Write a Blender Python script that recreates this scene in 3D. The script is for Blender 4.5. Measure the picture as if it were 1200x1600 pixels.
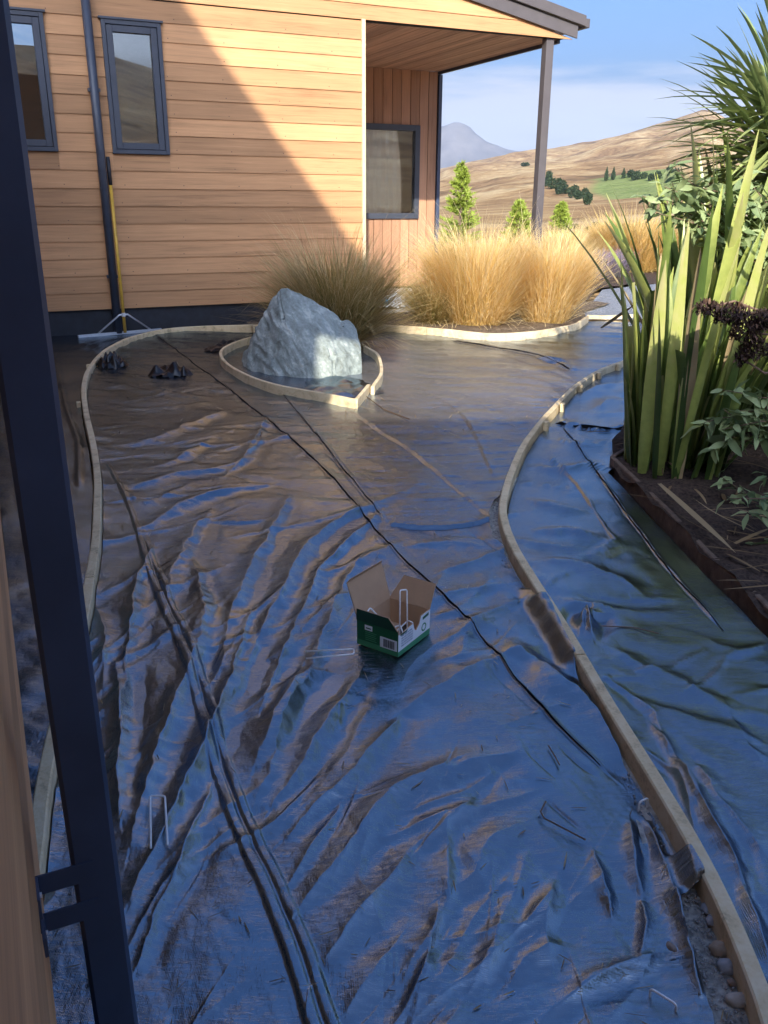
import bpy, bmesh, math, random
import numpy as np
from mathutils import Vector, Matrix
random.seed(7); rng = np.random.default_rng(11)
S = bpy.context.scene
for o in list(bpy.data.objects): bpy.data.objects.remove(o)
C = S.collection
R = math.radians
# ------------------------------------------------------------------ camera
cam_d = bpy.data.cameras.new('camera'); cam = bpy.data.objects.new('camera', cam_d); C.objects.link(cam)
cam_d.sensor_fit = 'VERTICAL'; cam_d.angle_y = 2*math.atan(800/1336.0)
cam_d.clip_start = 0.05; cam_d.clip_end = 40000
_p, _r = R(20.05), R(0.33)
_f = Vector((0, math.cos(_p), -math.sin(_p))); _u = Vector((0, math.sin(_p), math.cos(_p))); _x = Vector((1, 0, 0))
_x2 = _x*math.cos(_r) + _u*math.sin(_r); _u2 = _u*math.cos(_r) - _x*math.sin(_r)
M = Matrix((_x2, _u2, -_f)).transposed().to_4x4(); M.translation = Vector((0, 0, 1.4))
cam.matrix_world = M
S.camera = cam
S.render.resolution_x, S.render.resolution_y = 768, 1024
# ------------------------------------------------------------------ world, sun, exposure
SUN_DIR = Vector((-0.009, 1.0, -0.524)).normalized()
w = bpy.data.worlds.new('World'); S.world = w; w.use_nodes = True
nt = w.node_tree; nt.nodes.clear()
def wn(t, **k):
    n = nt.nodes.new(t)
    for a, b in k.items(): setattr(n, a, b)
    return n
out = wn('ShaderNodeOutputWorld'); bg = wn('ShaderNodeBackground'); bg.inputs[1].default_value = 0.12
sky = wn('ShaderNodeTexSky', sky_type='NISHITA', sun_disc=False, sun_elevation=R(27.7), sun_rotation=R(180.5))
sky.air_density = 0.9; sky.dust_density = 7.5; sky.ozone_density = 9.0; sky.altitude = 0
tc = wn('ShaderNodeTexCoord'); sep = wn('ShaderNodeSeparateXYZ'); nt.links.new(tc.outputs['Generated'], sep.inputs[0])
mp = wn('ShaderNodeMapping'); mp.inputs['Scale'].default_value = (2.2, 2.2, 16); nt.links.new(tc.outputs['Generated'], mp.inputs[0])
no = wn('ShaderNodeTexNoise'); no.inputs['Scale'].default_value = 2.3; no.inputs['Detail'].default_value = 9; no.inputs['Roughness'].default_value = 0.55
nt.links.new(mp.outputs[0], no.inputs['Vector'])
band = wn('ShaderNodeMapRange', interpolation_type='SMOOTHSTEP')      # cloud bank: thick near the horizon, thinning upwards
band.inputs['From Min'].default_value = 0.085; band.inputs['From Max'].default_value = 0.175
band.inputs['To Min'].default_value = 0.42; band.inputs['To Max'].default_value = -0.30
nt.links.new(sep.outputs['Z'], band.inputs['Value'])
add = wn('ShaderNodeMath', operation='ADD'); nt.links.new(no.outputs['Fac'], add.inputs[0]); nt.links.new(band.outputs[0], add.inputs[1])
cov = wn('ShaderNodeMapRange', interpolation_type='SMOOTHSTEP'); cov.inputs['From Min'].default_value = 0.48; cov.inputs['From Max'].default_value = 0.92
cov.inputs['To Max'].default_value = 0.95
nt.links.new(add.outputs[0], cov.inputs['Value'])
mix = wn('ShaderNodeMix', data_type='RGBA'); nt.links.new(cov.outputs[0], mix.inputs['Factor'])
nt.links.new(sky.outputs[0], mix.inputs['A']); mix.inputs['B'].default_value = (2.2, 2.32, 2.7, 1)
nt.links.new(mix.outputs['Result'], bg.inputs[0]); nt.links.new(bg.outputs[0], out.inputs[0])
sl = bpy.data.lights.new('sun', 'SUN'); sl.energy = 3.4; sl.angle = R(0.53); sl.color = (1.0, 0.93, 0.79)
so = bpy.data.objects.new('sun', sl); C.objects.link(so); so.rotation_euler = SUN_DIR.to_track_quat('-Z', 'Y').to_euler()
S.view_settings.view_transform = 'Standard'; S.view_settings.look = 'None'; S.view_settings.gamma = 1
S.view_settings.exposure = 1.45; S.view_settings.use_curve_mapping = False
S.render.engine = 'CYCLES'
S.cycles.max_bounces = 8; S.cycles.transparent_max_bounces = 12

# ------------------------------------------------------------------ helpers
def nodes(name):
    m = bpy.data.materials.new(name); m.use_nodes = True; t = m.node_tree; t.nodes.clear()
    o = t.nodes.new('ShaderNodeOutputMaterial'); b = t.nodes.new('ShaderNodeBsdfPrincipled'); t.links.new(b.outputs[0], o.inputs[0])
    def n(ty, inp=None, **k):
        x = t.nodes.new(ty)
        for a, v in k.items(): setattr(x, a, v)
        for a, v in (inp or {}).items():
            if hasattr(v, 'is_linked') or isinstance(v, bpy.types.NodeSocket): t.links.new(v, x.inputs[a])
            else: x.inputs[a].default_value = v
        return x
    def put(a, v):
        if isinstance(v, bpy.types.NodeSocket): t.links.new(v, b.inputs[a])
        else: b.inputs[a].default_value = v
    return m, n, put, b
def ramp(n, fac, stops):
    r = n('ShaderNodeValToRGB', {'Fac': fac}); e = r.color_ramp.elements
    while len(e) < len(stops): e.new(0.5)
    for i, (p, c) in enumerate(stops): e[i].position = p; e[i].color = (*c, 1)
    return r.outputs[0]
def plain(name, col, rough=0.5, metal=0.0, var=0.12, scale=30, bump=0.0, spec=0.5):
    m, n, put, b = nodes(name)
    tcn = n('ShaderNodeTexCoord'); ns = n('ShaderNodeTexNoise', {'Vector': tcn.outputs['Object'], 'Scale': scale, 'Detail': 5.0, 'Roughness': 0.6})
    c = ramp(n, ns.outputs['Fac'], [(0.3, tuple(x*(1-var) for x in col)), (0.7, tuple(min(1, x*(1+var)) for x in col))])
    put('Base Color', c); put('Roughness', rough); put('Metallic', metal); put('Specular IOR Level', spec)
    if bump:
        bp = n('ShaderNodeBump', {'Height': ns.outputs['Fac'], 'Strength': bump, 'Distance': 0.01}); put('Normal', bp.outputs[0])
    return m
def prop(o, label=None, cat=None, group=None, kind=None):
    if label: o['label'] = label
    if cat: o['category'] = cat
    if group: o['group'] = group
    if kind: o['kind'] = kind
    return o
def thing(name, label, cat, loc=(0, 0, 0), rz=0, group=None):
    o = bpy.data.objects.new(name, None); C.objects.link(o); o.location = loc; o.rotation_euler = (0, 0, rz); o.empty_display_size = 0.2
    return prop(o, label, cat, group)
def link(name, me, mat, parent=None, loc=None, smooth=False):
    o = bpy.data.objects.new(name, me); C.objects.link(o)
    if mat and not me.materials: me.materials.append(mat)
    if parent: o.parent = parent
    if loc: o.location = loc
    if smooth: me.polygons.foreach_set('use_smooth', [True]*len(me.polygons))
    return o
def mesh_np(name, v, f, tint=None):
    v = np.asarray(v, np.float32).reshape(-1, 3); f = np.asarray(f, np.int32)
    me = bpy.data.meshes.new(name); k = f.shape[1]
    me.vertices.add(len(v)); me.vertices.foreach_set('co', v.ravel())
    me.loops.add(f.size); me.loops.foreach_set('vertex_index', f.ravel())
    me.polygons.add(len(f)); me.polygons.foreach_set('loop_start', np.arange(0, f.size, k, dtype=np.int32))
    try: me.polygons.foreach_set('loop_total', np.full(len(f), k, np.int32))
    except Exception: pass
    if tint is not None:
        a = me.attributes.new('tint', 'FLOAT', 'POINT'); a.data.foreach_set('value', np.asarray(tint, np.float32))
    me.update(calc_edges=True); me.validate()
    return me
class MB:
    def __init__(s): s.v = []; s.f = []
    def box(s, a, b):
        (x0, y0, z0), (x1, y1, z1) = a, b; i = len(s.v)
        s.v += [(x0,y0,z0),(x1,y0,z0),(x1,y1,z0),(x0,y1,z0),(x0,y0,z1),(x1,y0,z1),(x1,y1,z1),(x0,y1,z1)]
        s.f += [tuple(i+k for k in q) for q in ((0,3,2,1),(4,5,6,7),(0,1,5,4),(1,2,6,5),(2,3,7,6),(3,0,4,7))]
        return s
    def prism(s, poly, axis, a, b):                 # polygon in the plane across `axis`, swept from a to b
        i = len(s.v); n = len(poly)
        for t in (a, b):
            for p, q in poly: s.v.append({0: (t, p, q), 1: (p, t, q), 2: (p, q, t)}[axis])
        s.f.append(tuple(range(i+n-1, i-1, -1))); s.f.append(tuple(range(i+n, i+2*n)))
        for k in range(n): s.f.append((i+k, i+(k+1) % n, i+n+(k+1) % n, i+n+k))
        return s
    def tube(s, pts, rad, sides=8, cap=True):
        pts = [Vector(p) for p in pts]; n = len(pts); i = len(s.v)
        rads = rad if isinstance(rad, (list, tuple)) else [rad]*n
        up = Vector((0.13, 0.21, 1)).normalized()
        for k, p in enumerate(pts):
            d = (pts[min(k+1, n-1)]-pts[max(k-1, 0)]).normalized()
            a = d.cross(up); a = a.normalized() if a.length > 1e-4 else Vector((1, 0, 0)); b = a.cross(d)
            for j in range(sides):
                t = 2*math.pi*j/sides; s.v.append(tuple(p + (a*math.cos(t)+b*math.sin(t))*rads[k]))
        for k in range(n-1):
            for j in range(sides):
                j2 = (j+1) % sides
                s.f.append((i+k*sides+j, i+k*sides+j2, i+(k+1)*sides+j2, i+(k+1)*sides+j))
        if cap:
            s.f.append(tuple(i+j for j in range(sides-1, -1, -1))); s.f.append(tuple(i+(n-1)*sides+j for j in range(sides)))
        return s
    def quad(s, *p):
        i = len(s.v); s.v += [tuple(q) for q in p]; s.f.append(tuple(range(i, i+len(p)))); return s
    def mesh(s, name, bevel=0.0):
        me = bpy.data.meshes.new(name); me.from_pydata(s.v, [], s.f)
        bm = bmesh.new(); bm.from_mesh(me); bmesh.ops.recalc_face_normals(bm, faces=bm.faces)
        if bevel: bmesh.ops.bevel(bm, geom=list(bm.edges), offset=bevel, segments=1, affect='EDGES', clamp_overlap=True)
        bm.to_mesh(me); bm.free(); me.update(); return me
    def build(s, name, mat, parent=None, bevel=0.0, smooth=False): return link(name, s.mesh(name, bevel), mat, parent, None, smooth)
def smooth_line(pts, step=0.06, closed=False):
    P = [np.array(p, float) for p in pts]; P = [2*P[0]-P[1]] + P + [2*P[-1]-P[-2]]; o = []
    for i in range(1, len(P)-2):
        a, b, c, d = P[i-1:i+3]; n = max(2, int(np.linalg.norm(c-b)/step))
        for t in np.arange(n)/n:
            o.append(0.5*((2*b)+(c-a)*t+(2*a-5*b+4*c-d)*t*t+(3*b-a-3*c+d)*t**3))
    o.append(P[-2]); return np.array(o)
def _hash(ix, iy, seed):
    h = (ix.astype(np.int64)*374761393 + iy.astype(np.int64)*668265263 + seed*1442695041) & 0xffffffff
    h = ((h ^ (h >> 13))*1274126177) & 0xffffffff
    return ((h ^ (h >> 16)) & 0xffff)/65535.0
def vn(x, y, seed=0):                                # gradient noise, about -1..1
    x = np.asarray(x, float); y = np.asarray(y, float)
    ix = np.floor(x); iy = np.floor(y); fx = x-ix; fy = y-iy
    def gr(dx, dy):
        a = _hash(ix+dx, iy+dy, seed)*2*np.pi
        return np.cos(a)*(fx-dx)+np.sin(a)*(fy-dy)
    u = fx**3*(fx*(6*fx-15)+10); v = fy**3*(fy*(6*fy-15)+10)
    a = gr(0, 0)*(1-u)+gr(1, 0)*u; b = gr(0, 1)*(1-u)+gr(1, 1)*u
    return 1.5*(a*(1-v)+b*v)
def fbm(x, y, seed=0, oct=4):
    s = 0; a = 1
    for k in range(oct): s = s + a*vn(x*2**k, y*2**k, seed+k*17); a *= 0.5
    return s
def tri(x, y, seed=0):                               # crumple noise: flat facets meeting in sharp creases
    x = np.asarray(x, float); y = np.asarray(y, float)
    u = x-y*0.57735; v = y*1.1547; i = np.floor(u); j = np.floor(v); a = u-i; b = v-j
    h = lambda p, q: _hash(p, q, seed)*2-1
    up = a+b <= 1
    lo = h(i, j)*(1-a-b)+h(i+1, j)*a+h(i, j+1)*b
    hi = h(i+1, j+1)*(a+b-1)+h(i+1, j)*(1-b)+h(i, j+1)*(1-a)
    return np.where(up, lo, hi)
def sst(a, b, x): t = np.clip((x-a)/(b-a), 0, 1); return t*t*(3-2*t)

# ------------------------------------------------------------------ materials
def cedar(name, axis, base=(0.56, 0.282, 0.118)):
    m, n, put, b = nodes(name)
    tcn = n('ShaderNodeTexCoord'); oi = n('ShaderNodeObjectInfo')
    off = n('ShaderNodeCombineXYZ', {0: oi.outputs['Random'], 1: oi.outputs['Random'], 2: oi.outputs['Random']})
    sc = n('ShaderNodeVectorMath', {0: off.outputs[0], 1: (37, 53, 71)}, operation='MULTIPLY')
    ad = n('ShaderNodeVectorMath', {0: tcn.outputs['Object'], 1: sc.outputs[0]}, operation='ADD')
    s = [28, 28, 28]; s[axis] = 1.1
    mpn = n('ShaderNodeMapping', {'Vector': ad.outputs[0], 'Scale': tuple(s)})
    g1 = n('ShaderNodeTexNoise', {'Vector': mpn.outputs[0], 'Scale': 1.0, 'Detail': 6.0, 'Roughness': 0.6, 'Distortion': 0.6})
    s2 = [90, 90, 90]; s2[axis] = 2.5
    mp2 = n('ShaderNodeMapping', {'Vector': ad.outputs[0], 'Scale': tuple(s2)})
    g2 = n('ShaderNodeTexNoise', {'Vector': mp2.outputs[0], 'Scale': 1.6, 'Detail': 3.0})
    bl = n('ShaderNodeTexNoise', {'Vector': ad.outputs[0], 'Scale': 1.3, 'Detail': 3.0})
    a1 = n('ShaderNodeMath', {0: g1.outputs['Fac'], 1: 0.5}, operation='MULTIPLY')
    a2 = n('ShaderNodeMath', {0: g2.outputs['Fac'], 1: 0.25, 2: a1.outputs[0]}, operation='MULTIPLY_ADD')
    a3 = n('ShaderNodeMath', {0: bl.outputs['Fac'], 1: 0.25, 2: a2.outputs[0]}, operation='MULTIPLY_ADD')
    col = ramp(n, a3.outputs[0], [(0.34, tuple(x*0.58 for x in base)), (0.47, tuple(x*.90 for x in base)), (0.56, base), (0.70, (base[0]*1.2, base[1]*1.3, base[2]*1.4))])
    vr = n('ShaderNodeMapRange', {'Value': oi.outputs['Random'], 'To Min': 0.74, 'To Max': 1.12})
    hs = n('ShaderNodeHueSaturation', {'Color': col, 'Value': vr.outputs[0], 'Saturation': 0.95})
    put('Base Color', hs.outputs[0]); put('Roughness', 0.62); put('Specular IOR Level', 0.3)
    bp = n('ShaderNodeBump', {'Height': a2.outputs[0], 'Strength': 0.25, 'Distance': 0.004}); put('Normal', bp.outputs[0])
    return m
CED_X, CED_Y, CED_Z = cedar('cedar_along_x', 0), cedar('cedar_along_y', 1), cedar('cedar_along_z', 2, (0.48, 0.25, 0.14))
CED_SOF = cedar('cedar_soffit', 1, (0.62, 0.36, 0.22))
TRIM = plain('pale_trim', (0.62, 0.47, 0.30), 0.6)
STEEL = plain('dark_steel_paint', (0.047, 0.064, 0.112), 0.38, 0, 0.15, 8)
ALU = plain('dark_joinery', (0.045, 0.052, 0.072), 0.42, 0, 0.1, 8)
ROOFM = plain('roof_metal', (0.085, 0.075, 0.078), 0.4, 0, 0.1, 6)
CONC = plain('dark_plinth', (0.016, 0.019, 0.028), 0.7, 0, 0.3, 12)
DARK = plain('dark_interior', (0.012, 0.012, 0.013), 0.9)
SILVER = plain('bare_aluminium', (0.72, 0.74, 0.78), 0.35, 0.6, 0.08, 40)
WIRE = plain('galvanised_wire', (0.85, 0.86, 0.88), 0.35, 0.15, 0.15, 90)
YELLOW = plain('yellow_paint', (0.62, 0.36, 0.045), 0.4, 0, 0.15, 14)
RUBBER = plain('black_grip', (0.015, 0.016, 0.022), 0.6)
WHITE = plain('white_enamel', (0.75, 0.74, 0.72), 0.35)
def glass_mat():
    m, n, put, b = nodes('window_glass'); t = m.node_tree
    tr = n('ShaderNodeBsdfTransparent', {'Color': (0.86, 0.89, 0.90, 1)}); gl = n('ShaderNodeBsdfGlossy', {'Color': (1, 1, 1, 1), 'Roughness': 0.015})
    fr = n('ShaderNodeFresnel', {'IOR': 2.3}); mx = n('ShaderNodeMixShader', {0: fr.outputs[0], 1: tr.outputs[0], 2: gl.outputs[0]})
    t.links.new(mx.outputs[0], [x for x in t.nodes if x.type == 'OUTPUT_MATERIAL'][0].inputs[0]); t.nodes.remove(b); return m
GLASS = glass_mat()
def timber():
    m, n, put, b = nodes('treated_pine')
    tcn = n('ShaderNodeTexCoord')
    g1 = n('ShaderNodeTexNoise', {'Vector': tcn.outputs['Object'], 'Scale': 9.0, 'Detail': 6.0, 'Roughness': 0.65, 'Distortion': 1.0})
    g2 = n('ShaderNodeTexNoise', {'Vector': tcn.outputs['Object'], 'Scale': 120.0, 'Detail': 3.0})
    a = n('ShaderNodeMath', {0: g2.outputs['Fac'], 1: 0.4, 2: g1.outputs['Fac']}, operation='MULTIPLY_ADD')
    put('Base Color', ramp(n, a.outputs[0], [(0.40, (0.22, 0.16, 0.10)), (0.52, (0.44, 0.34, 0.21)), (0.66, (0.67, 0.52, 0.31)), (0.88, (0.74, 0.61, 0.41))]))
    put('Roughness', 0.7); put('Specular IOR Level', 0.25)
    bp = n('ShaderNodeBump', {'Height': a.outputs[0], 'Strength': 0.35, 'Distance': 0.004}); put('Normal', bp.outputs[0]); return m
TIMBER = timber()
TIMBER_OLD = plain('weathered_board', (0.15, 0.10, 0.07), 0.8, 0, 0.45, 16, 0.4)
def tarp(name, dust):
    m, n, put, b = nodes(name)
    tcn = n('ShaderNodeTexCoord'); ob = tcn.outputs['Object']
    d1 = n('ShaderNodeTexNoise', {'Vector': ob, 'Scale': 1.7, 'Detail': 8.0, 'Roughness': 0.62})
    d2 = n('ShaderNodeTexNoise', {'Vector': ob, 'Scale': 42.0, 'Detail': 4.0, 'Roughness': 0.7})
    dm = n('ShaderNodeMath', {0: d2.outputs['Fac'], 1: 0.35, 2: d1.outputs['Fac']}, operation='MULTIPLY_ADD')
    fac = n('ShaderNodeMapRange', {'Value': dm.outputs[0], 'From Min': 0.62, 'From Max': 0.9, 'To Min': 0.0, 'To Max': 1.0})
    # paler patch around the boulder: sunlit glare lifted in the mat colour
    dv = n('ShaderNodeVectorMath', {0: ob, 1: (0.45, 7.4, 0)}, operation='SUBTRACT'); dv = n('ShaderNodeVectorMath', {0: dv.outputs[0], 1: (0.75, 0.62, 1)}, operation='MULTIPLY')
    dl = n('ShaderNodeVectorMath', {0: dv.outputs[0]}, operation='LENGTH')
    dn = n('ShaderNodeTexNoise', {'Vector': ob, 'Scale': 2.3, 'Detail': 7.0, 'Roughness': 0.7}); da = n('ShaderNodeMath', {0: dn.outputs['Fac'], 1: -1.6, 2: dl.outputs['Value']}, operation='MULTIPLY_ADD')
    glare_pale = n('ShaderNodeMapRange', {'Value': da.outputs[0], 'From Min': 0.75, 'From Max': -0.15, 'To Min': 0.0, 'To Max': 1.0})
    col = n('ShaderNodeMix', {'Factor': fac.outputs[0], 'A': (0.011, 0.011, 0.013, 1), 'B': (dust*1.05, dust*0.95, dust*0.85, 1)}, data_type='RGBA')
    col = n('ShaderNodeMix', {'Factor': glare_pale.outputs[0], 'A': col.outputs['Result'], 'B': (0.135, 0.125, 0.125, 1)}, data_type='RGBA')
    put('Base Color', col.outputs['Result'])
    rg = n('ShaderNodeMapRange', {'Value': dm.outputs[0], 'From Min': 0.5, 'From Max': 0.95, 'To Min': 0.05, 'To Max': 0.17}); put('Roughness', rg.outputs[0])
    put('IOR', 2.4); put('Specular IOR Level', 1.0); put('Specular Tint', (0.64, 0.82, 1.0, 1))
    # woven tapes: two crossed fine ribs, with crinkle on top
    wv = n('ShaderNodeTexWave', {'Vector': ob, 'Scale': 95.0, 'Distortion': 1.2, 'Detail': 1.0}, wave_type='BANDS', bands_direction='X')
    wv2 = n('ShaderNodeTexWave', {'Vector': ob, 'Scale': 95.0, 'Distortion': 1.2, 'Detail': 1.0}, wave_type='BANDS', bands_direction='Y')
    wa = n('ShaderNodeMath', {0: wv.outputs['Fac'], 1: wv2.outputs['Fac']}, operation='ADD')
    mpa = n('ShaderNodeMapping', {'Vector': ob, 'Scale': (17, 62, 1), 'Rotation': (0, 0, R(10))})
    cr = n('ShaderNodeTexNoise', {'Vector': mpa.outputs[0], 'Scale': 1.0, 'Detail': 5.0, 'Roughness': 0.65, 'Distortion': 1.1})
    mpb = n('ShaderNodeMapping', {'Vector': ob, 'Scale': (120, 34, 1), 'Rotation': (0, 0, R(-18))})
    cr2 = n('ShaderNodeTexNoise', {'Vector': mpb.outputs[0], 'Scale': 1.0, 'Detail': 3.0, 'Roughness': 0.6, 'Distortion': 0.6})
    msk = n('ShaderNodeTexNoise', {'Vector': ob, 'Scale': 2.6, 'Detail': 3.0})
    ms = n('ShaderNodeMapRange', {'Value': msk.outputs['Fac'], 'From Min': 0.38, 'From Max': 0.66, 'To Min': 0.25, 'To Max': 1.0})
    rid = n('ShaderNodeMath', {0: cr.outputs['Fac'], 1: 0.5}, operation='SUBTRACT'); rid = n('ShaderNodeMath', {0: rid.outputs[0]}, operation='ABSOLUTE')
    hh = n('ShaderNodeMath', {0: rid.outputs[0], 1: ms.outputs[0]}, operation='MULTIPLY'); hh = n('ShaderNodeMath', {0: cr2.outputs['Fac'], 1: 0.22, 2: hh.outputs[0]}, operation='MULTIPLY_ADD')
    b1 = n('ShaderNodeBump', {'Height': hh.outputs[0], 'Strength': 0.9, 'Distance': 0.0044})
    b2 = n('ShaderNodeBump', {'Height': wa.outputs[0], 'Strength': 0.25, 'Distance': 0.0004, 'Normal': b1.outputs[0]})
    put('Normal', b2.outputs[0]); return m
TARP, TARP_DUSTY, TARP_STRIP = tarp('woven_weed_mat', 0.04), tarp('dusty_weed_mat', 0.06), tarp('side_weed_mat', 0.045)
SCRAPM = plain('black_plastic', (0.008, 0.008, 0.010), 0.28, 0, 0.2, 30, 0.2)
def rockm():
    m, n, put, b = nodes('schist_rock'); tcn = n('ShaderNodeTexCoord'); ob = tcn.outputs['Object']
    mpn = n('ShaderNodeMapping', {'Vector': ob, 'Scale': (5, 5, 5), 'Rotation': (R(20), R(-58), R(25))})
    mp2 = n('ShaderNodeMapping', {'Vector': mpn.outputs[0], 'Scale': (0.8, 1.1, 2.0)})
    st = n('ShaderNodeTexNoise', {'Vector': mp2.outputs[0], 'Scale': 1.5, 'Detail': 8.0, 'Roughness': 0.65, 'Distortion': 0.5})
    n2 = n('ShaderNodeTexNoise', {'Vector': ob, 'Scale': 34.0, 'Detail': 6.0, 'Roughness': 0.7})
    a = n('ShaderNodeMath', {0: n2.outputs['Fac'], 1: 0.5, 2: st.outputs['Fac']}, operation='MULTIPLY_ADD')
    put('Base Color', ramp(n, a.outputs[0], [(0.46, (0.10, 0.095, 0.07)), (0.60, (0.175, 0.20, 0.185)), (0.80, (0.275, 0.315, 0.30)), (1.0, (0.52, 0.54, 0.50))]))
    put('Roughness', 0.72)
    bp = n('ShaderNodeBump', {'Height': a.outputs[0], 'Strength': 0.5, 'Distance': 0.025}); put('Normal', bp.outputs[0]); return m
ROCK = rockm()
def tinted(name, stops, rough=0.5, trans=0.0, spec=0.4, noise=0.0):
    m, n, put, b = nodes(name); at = n('ShaderNodeAttribute', attribute_name='tint')
    fac = at.outputs['Fac']
    if noise:
        tcn = n('ShaderNodeTexCoord'); ns = n('ShaderNodeTexNoise', {'Vector': tcn.outputs['Object'], 'Scale': 25.0, 'Detail': 3.0})
        k = n('ShaderNodeMath', {0: ns.outputs['Fac'], 1: 0.5}, operation='SUBTRACT')
        fac = n('ShaderNodeMath', {0: k.outputs[0], 1: noise, 2: fac}, operation='MULTIPLY_ADD').outputs[0]
    c = ramp(n, fac, stops); put('Base Color', c); put('Roughness', rough); put('Specular IOR Level', spec)
    if trans:
        t = m.node_tree; tl = n('ShaderNodeBsdfTranslucent', {'Color': c}); mx = n('ShaderNodeMixShader', {0: trans, 1: b.outputs[0], 2: tl.outputs[0]})
        t.links.new(mx.outputs[0], [x for x in t.nodes if x.type == 'OUTPUT_MATERIAL'][0].inputs[0])
    return m
TUSS = tinted('tussock_straw', [(0.0, (0.16, 0.16, 0.04)), (0.35, (0.58, 0.40, 0.12)), (0.7, (0.80, 0.57, 0.22)), (1.0, (0.88, 0.72, 0.42))], 0.55, 0.42, 0.3)
TUSS_G = tinted('tussock_green', [(0.0, (0.09, 0.12, 0.03)), (0.4, (0.24, 0.21, 0.06)), (0.75, (0.48, 0.33, 0.13)), (1.0, (0.66, 0.52, 0.28))], 0.55, 0.4, 0.3)
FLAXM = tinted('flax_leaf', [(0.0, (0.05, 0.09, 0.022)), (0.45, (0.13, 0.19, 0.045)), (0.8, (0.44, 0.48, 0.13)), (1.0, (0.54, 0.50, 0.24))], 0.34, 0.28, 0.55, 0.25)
CORDM = tinted('cabbage_tree_leaf', [(0.0, (0.045, 0.08, 0.03)), (0.6, (0.19, 0.25, 0.09)), (0.9, (0.34, 0.39, 0.15)), (1.0, (0.35, 0.26, 0.10))], 0.4, 0.15, 0.5)
LEAFM = tinted('soft_leaf', [(0.0, (0.06, 0.12, 0.045)), (1.0, (0.44, 0.52, 0.25))], 0.5, 0.3, 0.4, 0.2)
DEADM = tinted('dead_leaf', [(0.0, (0.10, 0.055, 0.025)), (0.6, (0.26, 0.17, 0.085)), (1.0, (0.42, 0.32, 0.18))], 0.7, 0.1, 0.2)
SEEDM = tinted('seed_head', [(0.0, (0.022, 0.012, 0.012)), (0.6, (0.06, 0.033, 0.027)), (1.0, (0.16, 0.09, 0.055))], 0.7, 0.0, 0.3)
CONIF = tinted('young_conifer', [(0.0, (0.08, 0.13, 0.02)), (1.0, (0.36, 0.44, 0.07))], 0.6, 0.25, 0.3)
FARTREE = tinted('dark_tree', [(0.0, (0.012, 0.026, 0.014)), (1.0, (0.05, 0.075, 0.035))], 0.7, 0.1, 0.2)
LAVM = tinted('lavender', [(0.0, (0.10, 0.11, 0.08)), (0.5, (0.17, 0.15, 0.15)), (1.0, (0.22, 0.15, 0.27))], 0.7, 0.2, 0.2)
BARK = plain('bark', (0.13, 0.09, 0.06), 0.9, 0, 0.4, 40, 0.5)
TWIG = plain('brown_twig', (0.17, 0.11, 0.075), 0.8, 0, 0.3, 60)

# ------------------------------------------------------------------ outlines on the ground (metres; camera stands over the origin)
LEFT = smooth_line([(-1.504, 9.859), (-2.156, 9.675), (-2.47, 9.362), (-2.617, 8.896), (-2.633, 8.092), (-2.5, 7.236), (-2.291, 6.442), (-2.001, 5.608), (-1.698, 4.812), (-1.478, 4.199), (-1.352, 3.802), (-1.227, 3.391), (-1.152, 3.115), (-1.091, 2.875), (-1.033, 2.651), (-0.855, 1.838), (-0.753, 1.477)] + [(-0.64, 1.05)])
RIGHT = smooth_line([(2.23, 7.779), (1.84, 7.235), (1.481, 6.558), (1.126, 5.694), (0.864, 4.99), (0.684, 4.359), (0.571, 3.86), (0.538, 3.581), (0.539, 3.279), (0.568, 2.942), (0.606, 2.58), (0.638, 2.168), (0.667, 1.869), (0.688, 1.624), (0.697, 1.444), (0.696, 1.299), (0.689, 1.182), (0.68, 1.097)] + [(0.64, 0.85)])
BACK = smooth_line([(-1.472, 9.653), (-0.955, 9.833), (-0.302, 9.808), (0.272, 9.622), (0.682, 9.388), (1.006, 9.162), (1.272, 9.126), (1.567, 9.279), (1.899, 9.588), (2.191, 9.968), (2.467, 10.617)])
FAR = smooth_line([(2.538, 10.924), (2.782, 10.871), (3.124, 11.014)])
RING_A = smooth_line([(-1.1, 9.195), (-1.403, 8.735), (-1.524, 8.206), (-1.465, 7.673), (-1.222, 7.034), (-0.891, 6.515), (-0.572, 6.241), (-0.204, 5.947)])
RING_B = smooth_line([(-0.204, 5.947), (-0.123, 6.464)])
RING_C = smooth_line([(-0.092, 6.393), (-0.028, 6.986), (-0.067, 7.823), (-0.194, 8.292)])
FLAXE = smooth_line([(1.534, 4.975), (1.279, 4.614)] )
FLAXF = smooth_line([(1.279, 4.614), (1.307, 4.047), (1.321, 3.593), (1.332, 3.222), (1.35, 2.936), (1.364, 2.685)] + [(1.335, 1.9), (1.33, 1.0)])
P0 = Vector((-0.2553, 10.7507, 0)); YAW = math.atan2(0.41945, 0.90778)
Uv = Vector((0.90778, 0.41945, 0)); Vv = Vector((-0.41945, 0.90778, 0))

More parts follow.
